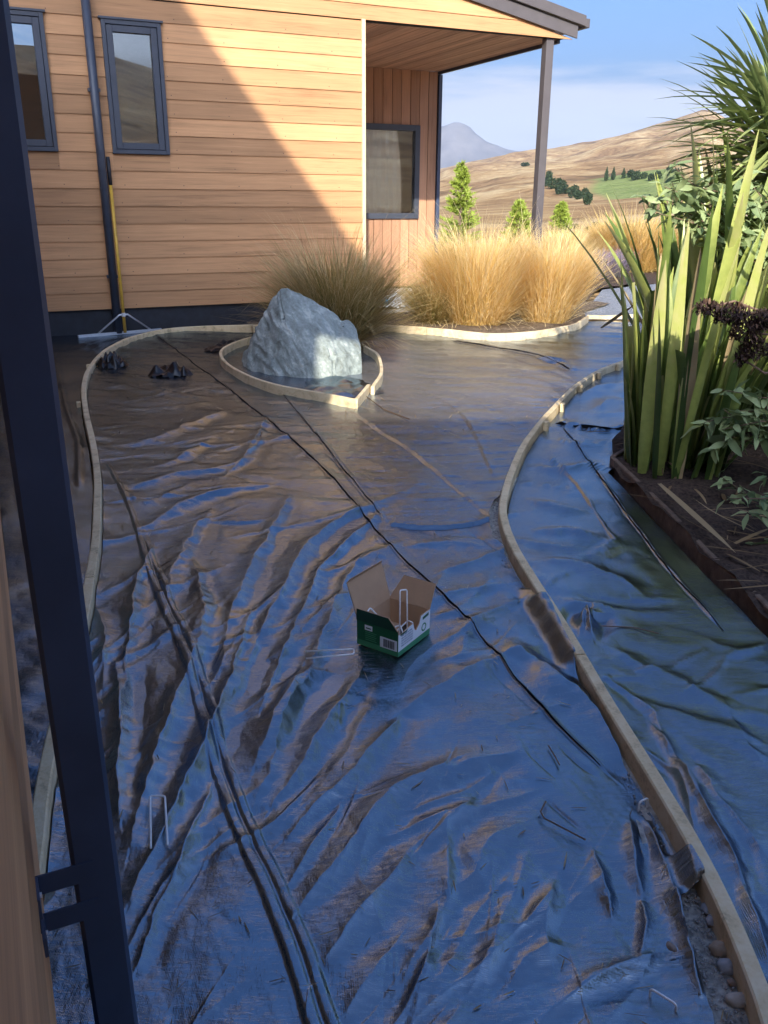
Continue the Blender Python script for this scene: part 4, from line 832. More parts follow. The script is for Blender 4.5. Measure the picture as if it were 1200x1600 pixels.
# ------------------------------------------------------------------ flax: every sword leaf is a part
def strap(L, W, lean, az, bend, fold_, seed, cut=0.0, segs=9, twist=0.0):
    """a sword leaf: keeled cross section, rising, leaning and nodding at the tip"""
    r = random.Random(seed); V = []; p = Vector((0, 0, 0)); th = lean; st = L/segs; ez = Vector((0, 0, 1))
    for k in range(segs+1):
        s = k/segs; d = Vector((math.sin(th)*math.sin(az), math.sin(th)*math.cos(az), math.cos(th)))
        side = Vector((math.cos(az), -math.sin(az), 0)); tw = twist*s
        nrm = side.cross(d); side = side*math.cos(tw)+nrm*math.sin(tw); nrm = side.cross(d)
        pr = np.interp(s*(1-cut), [0, .12, .45, .72, .9, 1.0], [.55, .8, 1.0, .82, .42, .03]); hw_ = W/2*pr; k_ = hw_*fold_*(1-.65*s)
        V += [p-side*hw_, p-nrm*k_, p+side*hw_]
        p = p+d*st; th += bend*(s**1.6)*2/segs
    if cut:
        V[-3] = V[-3]-d*r.uniform(0, .03)
    F = []
    for k in range(segs):
        a = 3*k; F += [(a, a+1, a+4, a+3), (a+1, a+2, a+5, a+4)]
    return V, F
def flax(label, x, y, leaves, seed, group=None):
    t = thing('flax_plant', label, 'flax plant', (x, y, .04), 0, group); r = random.Random(seed)
    for (dx, dy, L, W, lean, az, bend, tint, cut, dead) in leaves:
        V, F = strap(L, W, lean, az, bend, .55, r.random(), cut, twist=r.uniform(-.5, .5))
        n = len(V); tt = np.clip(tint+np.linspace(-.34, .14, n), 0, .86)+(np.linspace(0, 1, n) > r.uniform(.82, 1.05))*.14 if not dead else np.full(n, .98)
        link('leaf', mesh_np('leaf', [tuple(q) for q in V], F, tt), FLAXM if not dead else DEADM, t, (dx, dy, 0), True)
    return t
def fan(n, seed, L0, L1, W0, W1, leanmax, spread=.22, prefer=None, cutp=.15):
    r = random.Random(seed); o = []
    for k in range(n):
        az = r.uniform(0, 2*math.pi) if prefer is None or r.random() < .35 else prefer+r.gauss(0, .8)
        ln = abs(r.gauss(0, .45))*leanmax+.03; L = r.uniform(L0, L1)*(1-.25*max(0, ln-.5)); rr = spread*math.sqrt(r.random()); ra = az+r.gauss(0, .6)
        if seed == 21 and math.sin(az) < 0: ln *= .35
        cut = r.uniform(.2, .5) if r.random() < cutp else 0
        o.append((rr*math.sin(ra), rr*math.cos(ra), L*(1-cut), r.uniform(W0, W1), ln, az, r.uniform(1.3, 2.4) if (r.random() < .16 and math.sin(az) > .1) else r.uniform(.05, .6), r.uniform(.15, .95), cut, r.random() < .10))
    return o
# the leaves the photograph shows clearest: (root, length, width, lean, azimuth of the lean, nod, tint, cut off, dead)
hero = [(-.16, .02, .98, .085, .13, -1.45, .10, .80, .42, False), (-.10, .10, 1.30, .075, .05, -1.2, .10, .30, 0, False), (-.02, -.06, .78, .062, .05, .6, .02, .55, .45, False),
        (.06, -.04, .95, .075, .12, 1.3, .05, .82, .40, False), (-.05, .04, 1.18, .055, .02, -.5, .03, .78, 0, False), (.10, .10, 1.72, .085, .14, 1.0, .02, .80, 0, False),
        (.05, .16, 1.45, .080, .10, .9, .05, .55, 0, False), (.18, .02, 1.25, .085, .32, 1.45, .10, .75, .12, False), (.22, .12, 1.5, .09, .36, 1.35, .12, .62, 0, False),
        (-.2, .12, 1.02, .07, .12, -1.6, .25, .35, 0, False), (-.22, -.02, .50, .045, .16, -1.3, .05, .45, .3, False), (.24, -.02, 1.2, .06, .45, 1.75, .06, .35, 0, False),
        (.1, -.1, .85, .05, .42, 1.5, .1, .4, 0, False), (.02, -.12, .62, .055, .02, 2.8, .02, .35, .4, False), (.16, -.08, .55, .03, .3, 2.4, .2, .5, 0, False)]
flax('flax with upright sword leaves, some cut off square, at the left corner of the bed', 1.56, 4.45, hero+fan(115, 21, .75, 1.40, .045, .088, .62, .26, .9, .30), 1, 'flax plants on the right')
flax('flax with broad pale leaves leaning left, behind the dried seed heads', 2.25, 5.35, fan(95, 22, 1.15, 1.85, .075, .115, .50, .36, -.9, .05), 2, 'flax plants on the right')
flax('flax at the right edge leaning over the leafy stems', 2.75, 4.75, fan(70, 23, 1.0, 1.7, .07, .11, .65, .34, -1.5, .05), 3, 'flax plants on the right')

# ------------------------------------------------------------------ cabbage tree: crown just inside the right edge
ct = thing('cabbage_tree', 'spiky cabbage tree with narrow drooping leaves at the top right', 'tree', (2.50, 5.75, 0))
MB().tube([(0.10, .12, -.05), (.07, .1, .7), (.02, .03, 1.45), (0, 0, 1.82)], [.085, .075, .065, .06], 12).build('trunk', BARK, ct, 0, True)
variants = []
for k in range(9):
    V, F = strap(random.uniform(.62, .90), random.uniform(.036, .052), .02, 0, random.uniform(.25, .75), .5, k, 0, 7, random.uniform(-.4, .4)); me = mesh_np('leaf', [tuple(q) for q in V], F, np.clip(np.linspace(0, .25, len(V))+[.35, .6, .7, .8, .5, .65, .85, .6, .25][k], 0, .9))
    me.materials.append(CORDM); me.polygons.foreach_set('use_smooth', [True]*len(me.polygons)); variants.append(me)
r = random.Random(31)
for k in range(298):
    el = math.acos(1-r.random()*1.85); az = r.uniform(0, 2*math.pi) if k < 210 else r.uniform(3.6, 5.4)
    if el > 1.9 and r.random() < .4: el -= .6
    o = bpy.data.objects.new('leaf', variants[r.randrange(9)]); C.objects.link(o); o.parent = ct
    dz = r.uniform(1.50, 2.02)
    o.location = (.05*math.sin(az), .05*math.cos(az), dz); o.rotation_euler = Matrix.Rotation(-az, 3, 'Z').__matmul__(Matrix.Rotation(-el, 3, 'X')).to_euler()

# ------------------------------------------------------------------ leafy shrubs among the flax
def leaflet(L, W, seed):
    r = random.Random(seed); V = []; F = []; n = 5
    for k in range(n+1):
        s = k/n; w_ = W/2*math.sin(math.pi*min(1, s*.93+.05))**.8; z = -.25*L*s*s+.03*L*math.sin(s*9+seed)
        V += [(-w_, L*s, z+.22*w_), (0, L*s, z), (w_, L*s, z+.22*w_)]
    for k in range(n): a = 3*k; F += [(a, a+1, a+4, a+3), (a+1, a+2, a+5, a+4)]
    return V, F
LEAVES = []
for k in range(6):
    V, F = leaflet(.075+.01*k, .026+.003*k, k); me = mesh_np('leaf', V, F, np.full(len(V), [.2, .45, .6, .75, .9, .35][k])); me.materials.append(LEAFM); LEAVES.append(me)
def shrub(label, stems, seed, scale=1.0, step=.045, droop=.35):
    r = random.Random(seed); o0 = Vector(stems[0][0]); t = thing('leafy_shrub', label, 'shrub', o0)
    for st in stems:
        ln = [Vector(q)-o0 for q in st]; pts = [Vector(q) for q in smooth_line([tuple(q) for q in ln], .05)]
        MB().tube(pts, list(np.linspace(.007, .002, len(pts))), 6).build('stem', TWIG, t)
        for i in range(1, len(pts)):
            if r.random() > step*20: continue
            for q in range(r.choice((3, 4, 5))):
                ob = bpy.data.objects.new('leaf', r.choice(LEAVES)); C.objects.link(ob); ob.parent = t; ob.location = pts[i]+Vector((r.gauss(0, .01), r.gauss(0, .01), r.gauss(0, .01)))
                ob.rotation_euler = (r.gauss(-.1, .5)-droop*.3, r.gauss(0, .6), r.uniform(0, 6.28)); s = scale*r.uniform(.6, 1.25); ob.scale = (s, s, s)
    return t
def wander(a, b, n, seed, amp=.06):
    r = random.Random(seed); a, b = Vector(a), Vector(b); return [tuple(a.lerp(b, k/n)+Vector((r.gauss(0, amp), r.gauss(0, amp), r.gauss(0, amp)+.10*math.sin(math.pi*k/n)))*(k > 0)) for k in range(n+1)]
sh = []
rr_ = random.Random(4)
for k in range(16):
    e = [(1.405, 4.9, 1.448), (1.491, 4.9, 1.528), (1.476, 4.9, 1.367), (1.617, 4.9, 1.481), (1.685, 4.9, 1.352), (1.728, 4.9, 1.545), (1.814, 4.9, 1.418), (1.899, 4.9, 1.304), (1.903, 4.9, 1.514), (1.991, 4.9, 1.386), (2.023, 4.9, 1.288), (2.032, 4.9, 1.451), (1.587, 4.9, 1.302), (1.798, 4.9, 1.287), (1.964, 4.9, 1.222), (1.518, 4.9, 1.591)][k]
    sh.append(wander((2.55, 5.0, .75), e, 4, k, .035))
shrub('pale green leafy stems arching over the flax leaves at the right', sh, 8, 1.0, .05)
sh = [wander((2.35, 4.0, .08), e, 4, 40+k, .03) for k, e in enumerate([(1.514, 4.0, 0.422), (1.584, 4.0, 0.47), (1.575, 4.0, 0.312), (1.656, 4.0, 0.392), (1.721, 4.0, 0.47), (1.797, 4.0, 0.377), (1.703, 4.0, 0.281), (1.812, 4.0, 0.471), (1.603, 4.0, 0.547)])]
shrub('dark green leafy stems in the shade at the foot of the flax', sh, 9, .95, .05)
sh = [wander((2.2, 3.1, .05), e, 3, 60+k, .03) for k, e in enumerate([(1.463, 3.35, 0.215), (1.513, 3.35, 0.144), (1.556, 3.35, 0.215), (1.6, 3.35, 0.101), (1.555, 3.35, 0.043), (1.632, 3.35, -0.015)])]
shrub('small green weed by the board edging at the right edge of the picture', sh, 10, .75, .05)
rs = random.Random(15); sh = []
for k in range(20):
    x, y = rs.uniform(1.55, 2.5), rs.uniform(2.5, 4.0); sh.append(wander((2.0, 3.3, .05), (x, y, rs.uniform(.10, .26)), 3, 80+k, .04))
shrub('low dark leafy ground plant spreading over the soil below the flax', sh, 16, .85, .05)
# dried seed heads
def seedhead(label, c, n, rad, stem, seed):
    g_ = np.random.default_rng(seed); t = thing('seed_head', label, 'seed head', c, 0, 'dried brown seed heads')
    p = g_.normal(0, 1, (n, 3)); p /= np.linalg.norm(p, axis=1)[:, None]; p *= (g_.uniform(.25, 1, n)**.5)[:, None]*np.array(rad)
    a = g_.uniform(0, 6.28, n); v, f, tt = blades(p, a, g_.uniform(0, 2.6, n), g_.uniform(0, .6, n), g_.uniform(.016, .034, n), g_.uniform(.005, .011, n), g_.uniform(.1, .9, n), 3, seed)
    link('pods', mesh_np('pods', v, f, tt), SEEDM, t)
    MB().tube([Vector(q)-Vector(c) for q in stem], [.004+.003*k/len(stem) for k in range(len(stem))], 7).build('stem', TWIG, t)
hd = [(1.401, 3.8, 0.964), (1.508, 3.8, 0.937), (1.583, 3.8, 0.861), (1.645, 3.8, 0.916), (1.636, 3.8, 0.791), (1.586, 3.8, 0.748)]
nm = ['leftmost dried dark brown seed head against the flax leaves', 'largest dried brown seed head in front of the flax', 'dried brown seed head drooping below the largest one', 'dried brown seed head at the right picture edge, on the twig', 'lower dried seed head near the right picture edge', 'lowest small dried seed head hanging among the flax leaves']
for k, (c, l) in enumerate(zip(hd, nm)):
    seedhead(l, c, (260, 620, 420, 420, 420, 150)[k], ((.06, .05, .028), (.085, .06, .05), (.07, .06, .05), (.06, .05, .05), (.075, .06, .05), (.03, .03, .045))[k], [c, (c[0]+.12, c[1]+.02, c[2]+.03-.02*k), (2.35, 4.3, .72)], 50+k)
# litter under the flax
g_ = np.random.default_rng(77); n = 260
rx = g_.uniform(1.38, 3.0, n); ry = g_.uniform(2.3, 5.2, n)
v, f, tt = blades(np.stack([rx, ry, g_.uniform(.055, .10, n)], 1), g_.uniform(0, 6.28, n), g_.uniform(1.35, 1.62, n), g_.normal(0, .15, n), g_.uniform(.08, .40, n), g_.uniform(.006, .022, n), g_.uniform(0, .75, n), 4, 5)
prop(link('leaf_litter', mesh_np('leaf_litter', v, f, tt), DEADM), 'dead flax leaves littering the dark soil under the flax', 'leaf litter', None, 'stuff')
for k, (a, b, l) in enumerate([((1.399, 5.6, 0.632), (1.427, 5.0, 0.849), 'broken tan flax leaf sticking out left above the far edging'), ((1.33, 3.936, 0.12), (1.372, 3.079, 0.12), 'long dead tan leaf lying along the flax bed board')]):
    a = Vector(a); b = Vector(b); d = b-a; L = d.length; th = math.acos(d.z/L); az = math.atan2(d.x, d.y)
    V, F = strap(L, .035, th, az, .05, .3, k, 0, 6); prop(link('dead_leaf', mesh_np('dead_leaf', [tuple(q) for q in V], F, np.full(len(V), .8)), DEADM, None, a, True), l, 'dead leaf')

# ------------------------------------------------------------------ carton of pegs
def carton():
    A, Fc, B = [Vector((*q, 0)) for q in [(-0.047, 2.567), (0.048, 2.435), (0.157, 2.597)]]
    ux = (A-Fc); wx = ux.length; uy = (B-Fc); wy = uy.length; ang = math.atan2(uy.y, uy.x)
    Z = .012; H = .092; T = .004
    t = thing('carton', 'open green and white cardboard carton holding wire pegs', 'box', (Fc.x, Fc.y, Z), ang)
    # local frame: x along the right face (towards B), y along the left face (towards A)
    X, Y = wy, wx
    kraft = plain('kraft_card', (0.50, 0.325, 0.205), 0.8, 0, .06, 20); green = plain('green_print', (0.008, 0.105, 0.038), .5, 0, .04, 20); lg = plain('mid_green_print', (0.05, 0.24, 0.11), .5, 0, .04, 20)
    wht = plain('white_print', (0.74, 0.76, 0.80), .5, 0, .03, 20); ink = plain('black_ink', (0.02, 0.02, 0.025), .5); gink = plain('dark_green_ink', (.01, .09, .05), .5)
    MB().box((T, T, 0), (X-T, Y-T, T)).build('base', kraft, t)
    MB().box((0, 0, 0), (T, Y, H)).build('side_panel', kraft, t)
    MB().box((X-T, 0, 0), (X, Y, H)).build('side_panel', kraft, t)
    MB().box((T, Y-T, 0), (X-T, Y, H)).build('side_panel', kraft, t)
    # torn front panel: an uneven top with a notch
    prof = [(T, 0), (X-T, 0), (X-T, H), (X*.70, H*.98), (X*.655, H*.72), (X*.56, H*.55), (X*.50, H*.62), (X*.46, H*.90), (X*.25, H*.86), (X*.10, H*.80), (T, H*.86)]
    MB().prism(prof, 1, 0, T).build('side_panel', kraft, t)
    # print (flat, on the faces)
    e = .0006
    MB().prism([(0.0, 0), (Y, 0), (Y, .020), (0, .020)], 0, -e, 0).build('printed_band', lg, t)
    MB().prism([(0.0, .020), (Y, .020), (Y, H), (0.0, H)], 0, -e, 0).build('printed_panel', green, t)
    lab = MB().prism([(.004, .018), (.070, .018), (.070, .056), (.004, .056)], 0, -2*e, -e).build('barcode_label', wht, t)
    bc = MB(); r = random.Random(3); y = .014
    while y < .058:
        w_ = r.choice((.0012, .002, .003)); bc.prism([(y, .023), (y+w_, .023), (y+w_, .051), (y, .051)], 0, -3*e, -2*e); y += w_+r.choice((.0014, .0022))
    bc.build('barcode', ink, lab)
    lo = MB().prism([(Y-.062, .062), (Y-.032, .062), (Y-.032, .080), (Y-.062, .080)], 0, -2*e, -e).build('logo', wht, t)
    MB().prism([(Y-.057, .068), (Y-.037, .068), (Y-.037, .072), (Y-.057, .072)], 0, -3*e, -2*e).build('logo_mark', gink, lo)
    tx = MB()
    for k in range(5): tx.prism([(Y-.078+.004*(k % 2), .054-.007*k), (Y-.034, .054-.007*k), (Y-.034, .0565-.007*k), (Y-.078+.004*(k % 2), .0565-.007*k)], 0, -2*e, -e)
    tx.build('small_print', lg, t)
    MB().prism([(0, 0), (X, 0), (X, .022), (0, .017)], 1, -e, 0).build('printed_band', lg, t)
    MB().prism([(0.0005, .0175), (X-.0005, .0225), (X-.0005, H), (X*.70, H*.98), (X*.655, H*.72), (X*.56, H*.55), (X*.50, H*.62), (X*.46, H*.90), (X*.25, H*.86), (X*.10, H*.80), (0.0005, H*.86)], 1, -e, 0).build('printed_panel', wht, t)
    tx = MB()
    for k in range(5):
        x0 = .018; 
        while x0 < X*.42: w_ = r.uniform(.006, .018); tx.prism([(x0, .066-.009*k), (min(x0+w_, X*.44), .066-.009*k), (min(x0+w_, X*.44), .070-.009*k), (x0, .070-.009*k)], 1, -2*e, -e); x0 += w_+.004
    tx.build('small_print', plain('grey_ink', (.22, .25, .34), .5), t)
    MB().prism([(X*.76, .072), (X*.95, .076), (X*.95, .086), (X*.76, .082)], 1, -2*e, -e).build('printed_mark', gink, t)
    MB().prism([(.012, .071), (.050, .072), (.056, .078), (.012, .077)], 1, -2*e, -e).build('printed_mark', gink, t)
    rg = MB(); m = 18
    for k in range(m):
        a, b = 2*math.pi*k/m, 2*math.pi*(k+.75)/m; c0, c1 = X*.80, .043
        rg.prism([(c0+.010*math.cos(a), c1+.010*math.sin(a)), (c0+.015*math.cos(a), c1+.015*math.sin(a)), (c0+.015*math.cos(b), c1+.015*math.sin(b)), (c0+.010*math.cos(b), c1+.010*math.sin(b))], 1, -2*e, -e)
    rg.build('green_symbol', lg, t)
    # flaps: the lid on the back left edge, a side flap on the back right edge, a folded flap at the left
    def flap(name, hinge0, hinge1, up, w_top, L, mat, back=None, tuck=0):
        h0, h1 = Vector(hinge0), Vector(hinge1); ax = (h1-h0); up = Vector(up).normalized(); mid = (h0+h1)/2; n_ = ax.cross(up).normalized()*T*.8
        a, b = w_top; p = [h0, h1, h0+ax*b+up*L, h0+ax*a+up*L]; m = MB()
        i = len(m.v); m.v = [tuple(q) for q in p]+[tuple(q+n_) for q in p]; m.f = [(0, 1, 2, 3), (7, 6, 5, 4), (0, 4, 5, 1), (1, 5, 6, 2), (2, 6, 7, 3), (3, 7, 4, 0)]
        o = m.build(name, mat, t)
        if tuck:
            u2 = (up*.5+Vector((-.35, -.9, .1))*.6).normalized(); m = MB(); p = [p[3], p[2], p[2]+u2*tuck-ax*.05, p[3]+u2*tuck+ax*.05]; m.v = [tuple(q) for q in p]+[tuple(q+n_) for q in p]
            m.f = [(0, 1, 2, 3), (7, 6, 5, 4), (0, 4, 5, 1), (1, 5, 6, 2), (2, 6, 7, 3), (3, 7, 4, 0)]; m.build('tuck_strip', mat, o)
        return o
    flap('lid', (0, Y, H), (X, Y, H), (-.06, .24, .95), (-.03, .99), .130, kraft, None, .024)
    flap('side_flap', (X, Y, H), (X, 0, H), (.42, 0, .9), (.22, 1.0), .088, kraft)
    f2 = flap('side_flap', (0, Y, H), (0, 0, H), (-.10, 0, 1), (.02, .80), .042, kraft)
    m = MB(); m.v = [(-.0042, Y, H-.001), (-.0042, .001, H-.001), (-.0042-.0042, Y*(1-.79), H+.0415), (-.0042-.0042, Y*(1-.03), H+.0415)]; m.f = [(0, 1, 2, 3)]; m.build('printed_panel', plain('dark_green_print', (0.004, 0.05, 0.022), .5), f2)
    return t, X, Y, Fc, ang
ctn, CX, CY, CF, CA = carton()
def pin(label, a, b, c, d, group='wire pegs', rad=.0026, parent=None):
    """a U of wire: free end a, corner b, corner c, free end d"""
    a, b, c, d = [Vector(q) for q in (a, b, c, d)]; pts = [a]
    for p, q, s in ((a, b, c), (b, c, d)):
        e0 = (p-q).normalized()*.008; e1 = (s-q).normalized()*.008
        for k in range(5): u = k/4; pts.append((q+e0)*(1-u)**2+q*2*u*(1-u)+(q+e1)*u*u)
    pts.append(d); o0 = a.copy()
    o = MB().tube([q-o0 for q in pts], rad, 8).build('wire_peg', WIRE, None, 0, True); o.location = o0; return prop(o, label, 'peg', group)
def on_mat(x, y, z=.026): return (x, y, z)
p1 = [(-0.518, 1.54), (-0.566, 1.719), (-0.53, 1.719), (-0.483, 1.55)]; p2 = [(-0.251, 2.437), (-0.095, 2.455), (-0.094, 2.422), (-0.245, 2.392)]
pin('wire peg lying on the mat near the steel post', *[on_mat(*q, .033) for q in p1])
pin('wire peg lying on the mat left of the carton', *[on_mat(*q, .03) for q in p2])
def inbox(x, y, z): v = Matrix.Rotation(CA, 3, 'Z') @ Vector((x, y, 0)); return (CF.x+v.x, CF.y+v.y, .012+z)
pin('tallest wire peg standing up out of the carton', inbox(.055, .030, .012), inbox(.115, .070, .175), inbox(.150, .065, .165), inbox(.095, .025, .012))
pin('wire peg leaning low at the back of the carton', inbox(.030, .12, .02), inbox(.030, .145, .105), inbox(.058, .150, .112), inbox(.10, .085, .02))
pin('wire peg lying across the bottom of the carton', inbox(.03, .02, .03), inbox(.07, .06, .062), inbox(.09, .05, .062), inbox(.06, .012, .03))
pin('wire peg lying in the front corner of the carton', inbox(.02, .05, .012), inbox(.14, .03, .055), inbox(.145, .055, .055), inbox(.03, .08, .012))
q = [(0.635, 1.707), (0.52, 1.172), (0.603, 1.827)]
pin('wire peg pushed through the mat beside the right edging', (q[0][0]-.012, q[0][1], -.03), (q[0][0]-.012, q[0][1], .032), (q[0][0]+.012, q[0][1]+.012, .036), (q[0][0]+.012, q[0][1]+.012, -.03))
pin('wire peg pushed through the mat in the bottom right corner', (q[1][0]-.015, q[1][1]+.02, -.03), (q[1][0]-.018, q[1][1]+.022, .022), (q[1][0]+.02, q[1][1]-.012, .022), (q[1][0]+.02, q[1][1]-.012, -.03))

# ------------------------------------------------------------------ levelling rake against the wall
rk = thing('lawn_rake', 'long handled rake with yellow handle and wide silver head against the house', 'rake', (0, 0, 0))
hl, hr = [Vector((*q, 0)) for q in [(-3.256, 9.153), (-2.51, 9.708)]]
d = (hr-hl).normalized(); nrm = Vector((-d.y, d.x, 0)); m = MB()
me_ = MB().box((0, -.014, .004), ((hr-hl).length, .014, .036)).build('head_bar', SILVER, rk, .003); me_.location = hl; me_.rotation_euler = (0, 0, math.atan2(d.y, d.x))
base = Vector((*[(-2.812, 9.355)][0], .035)); top = P0+Uv*-2.892+Vv*-.062+Vector((0, 0, 1.80)); hd_ = (top-base).normalized()
k0 = base+hd_*1.50
MB().tube([base, k0], .0165, 12).build('handle', YELLOW, rk, 0, True)
MB().tube([k0-hd_*.002, top], .019, 12).build('grip', RUBBER, rk, 0, True)
ap = base+hd_*.19
for s, fr in ((-1, .235), (1, .86)):
    e = hl+d*(hr-hl).length*fr+Vector((0, 0, .036)); a = ap+d*s*.045
    MB().tube([ap, a, a.lerp(e, .06), e], .0095, 8).build('brace', SILVER, rk, 0, True)
MB().tube([ap-hd_*.02, ap+hd_*.02], .021, 12).build('collar', SILVER, rk)

# ------------------------------------------------------------------ scraps, stones, bag
def crumple(label, x, y, sx, sy, sz, seed, rz=0.0, mat=SCRAPM, name='plastic_scrap', cat='scrap', group='black plastic scraps', z=0.012):
    n = 30; s = np.linspace(-1, 1, n); X, Y = np.meshgrid(s, s); r_ = np.hypot(X, Y); edge = 1-sst(.55, 1, r_+.25*vn(X*2, Y*2, seed))
    Z = (.25+np.abs(vn(X*2.2+seed, Y*2.2, seed+1))*1.1+np.abs(vn(X*5, Y*5, seed+2))*.22+tri(X*3, Y*3, seed)*.12)*edge
    V = np.stack([X*sx*(1+.15*vn(X*2, Y*2, seed+5)), Y*sy*(1+.2*vn(X*2, Y*2, seed+6)), Z*sz], -1).reshape(-1, 3)
    k = (r_+.25*vn(X*2, Y*2, seed)) < .92; i = np.arange(n-1)[:, None]*n+np.arange(n-1)[None, :]; f = np.stack([i, i+1, i+n+1, i+n], -1)[k[:-1, :-1]]
    o = link(name, mesh_np(name, V, f), mat, None, (x, y, z)); o.rotation_euler = (0, 0, rz); return prop(o, label, cat, group)
crumple('crumpled heap of black plastic offcut near the left edging', -2.391, 7.486, .15, .17, .13, 3, .4)
crumple('flat folded black plastic offcut left of the looped edging', -1.8, 7.127, .19, .20, .085, 8, .2)
crumple('small black plastic offcut against the back of the looped edging', -1.601, 8.546, .10, .30, .06, 12, -.5)
crumple('grey mat offcut bunched against the front of the boulder', -.38, 6.62, .36, .42, .040, 21, .1, TARP_STRIP)
PEB = [plain('pebble_%s' % a, c, .75, 0, .2, 40, .3) for a, c in (('buff', (.34, .27, .2)), ('grey', (.33, .35, .38)), ('brown', (.25, .19, .15)), ('pale', (.42, .38, .33)))]
def pebble(label, x, y, s, seed, mat, rz, z=.012):
    bm = bmesh.new(); bmesh.ops.create_icosphere(bm, subdivisions=3, radius=1)
    for v in bm.verts:
        n_ = 1+.18*float(vn(np.array(v.co.x*1.3+seed), np.array(v.co.y*1.3+v.co.z), seed)); v.co = Vector((v.co.x*s[0], v.co.y*s[1], v.co.z*s[2]))*n_
    me = bpy.data.meshes.new('pebble'); bm.to_mesh(me); bm.free(); o = link('pebble', me, mat, None, (x, y, z), True); o.rotation_euler = (0, 0, rz); return prop(o, label, 'stone', 'stones in the gap beside the edging')
pp_ = [(0.674, 1.295), (0.673, 1.254), (0.67, 1.18), (0.687, 1.369), (0.685, 1.398), (0.573, 1.281), (0.67, 1.218)]
ll_ = ['round buff stone beside the lower right edging', 'pale grey rounded stone just below the buff stone', 'long pinkish buff stone lowest in the gap by the edging', 'angular grey stone above the buff stone in the gap', 'small flat grey stone topmost in the gap', 'small brown stone lying on the mat near the gap', 'tiny reddish stone between the pale and the long stones']
ss_ = [(.016, .014, .013), (.013, .015, .012), (.012, .022, .011), (.010, .014, .008), (.008, .012, .006), (.006, .010, .005), (.006, .007, .005)]
for k in range(7): pebble(ll_[k], pp_[k][0]-.006, pp_[k][1], tuple(1.2*q for q in ss_[k]), k+2, PEB[(0, 1, 3, 1, 1, 2, 2)[k]], k*.7+.2, .010 if k != 5 else .03)
# loose gravel grains in the gap
g_ = np.random.default_rng(8); Vg = []; Fg = []
for k in range(900):
    y = g_.uniform(1.02, 1.55) if k < 600 else g_.uniform(1.5, 4.2); x = float(x_right(np.array(y)))-.026-g_.uniform(0, .06 if y < 1.5 else .03); s = g_.uniform(.0015, .0045)
    o6 = np.array([(1, 0, 0), (-1, 0, 0), (0, 1, 0), (0, -1, 0), (0, 0, .7), (0, 0, -.7)])*s*g_.uniform(.6, 1.3, (6, 3)); i = len(Vg)
    Vg += [tuple(np.array((x, y, .008))+q) for q in o6]; Fg += [(i+a, i+b, i+c) for a, b, c in ((0, 2, 4), (2, 1, 4), (1, 3, 4), (3, 0, 4), (2, 0, 5), (1, 2, 5), (3, 1, 5), (0, 3, 5))]
prop(link('loose_gravel', mesh_np('loose_gravel', Vg, Fg), plain('gravel_grain', (.30, .30, .30), .85, 0, .4, 120)), 'loose gravel grains in the gap between the mat and the edging', 'gravel', None, 'stuff')
crumple('crumpled pale plastic bag with blue print beside the porch wall', .02, 11.9, .30, .3, .16, 41, .3, plain('pale_plastic', (.55, .58, .62), .35), 'plastic_bag', 'plastic bag', None, .04)
crumple('bright blue plastic wrapper lying on the pale bag', -.04, 11.72, .09, .16, .10, 43, .3, plain('blue_plastic', (.03, .33, .62), .35), 'plastic_wrapper', 'wrapper', None, .10)
MB_ = MB().box((0, 0, 0), (.02, .02, .02))
# dry grass stalks and twigs lying on the mat
for k, pts in enumerate([[(0.4, 1.723, 0.02), (0.381, 1.686, 0.02), (0.385, 1.663, 0.02), (0.468, 1.59, 0.02)], [(0.447, 1.951, 0.02), (0.455, 1.909, 0.02), (0.461, 1.868, 0.02)], [(0.755, 2.645, 0.02), (0.863, 2.636, 0.02), (0.938, 2.591, 0.02)], [(-0.203, 6.512, 0.02), (-0.004, 5.874, 0.02), (0.168, 5.599, 0.02)]]):
    lbl = ['bent dark twig lying on the mat in the lower right', 'short dark straw lying on the mat below the seam', 'thin dark twig lying on the lower bed mat', 'pale grass stalk fallen on the mat by the boulder loop'][k]
    MBt = MB().tube([Vector(p)-Vector(pts[0]) for p in pts], .0022 if k < 3 else .003, 5).build('twig', TWIG if k < 3 else DEADM); MBt.location = pts[0]; prop(MBt, lbl, 'twig')

# bits of straw, leaf and grit blown over the mats
g_ = np.random.default_rng(31); n = 620; by = 1.0+g_.uniform(0, 1, n)**1.3*8; bx = g_.uniform(0, 1, n); xl_ = x_left(by)+.06; xr_ = np.where(by < 7.4, x_right(by)-.06, 2.4); bx = xl_+bx*(xr_-xl_); near_rock = (by > 6.0) & (g_.uniform(0, 1, n) < .5); bx = np.where(near_rock, g_.normal(.1, .7, n), bx)
bz = main_h(bx, by, None)+.004
v, f, tt = blades(np.stack([bx, by, bz], 1), g_.uniform(0, 6.28, n), np.full(n, 1.55), g_.normal(0, .2, n), g_.uniform(.008, .05, n)*(1+(by > 5)*1.5), g_.uniform(.0012, .0035, n)*(1+(by > 5)*.8), g_.uniform(.1, 1, n), 3, 6)
prop(link('blown_debris', mesh_np('blown_debris', v, f, tt), DEADM), 'bits of straw and leaf blown over the black mat', 'debris', None, 'stuff')

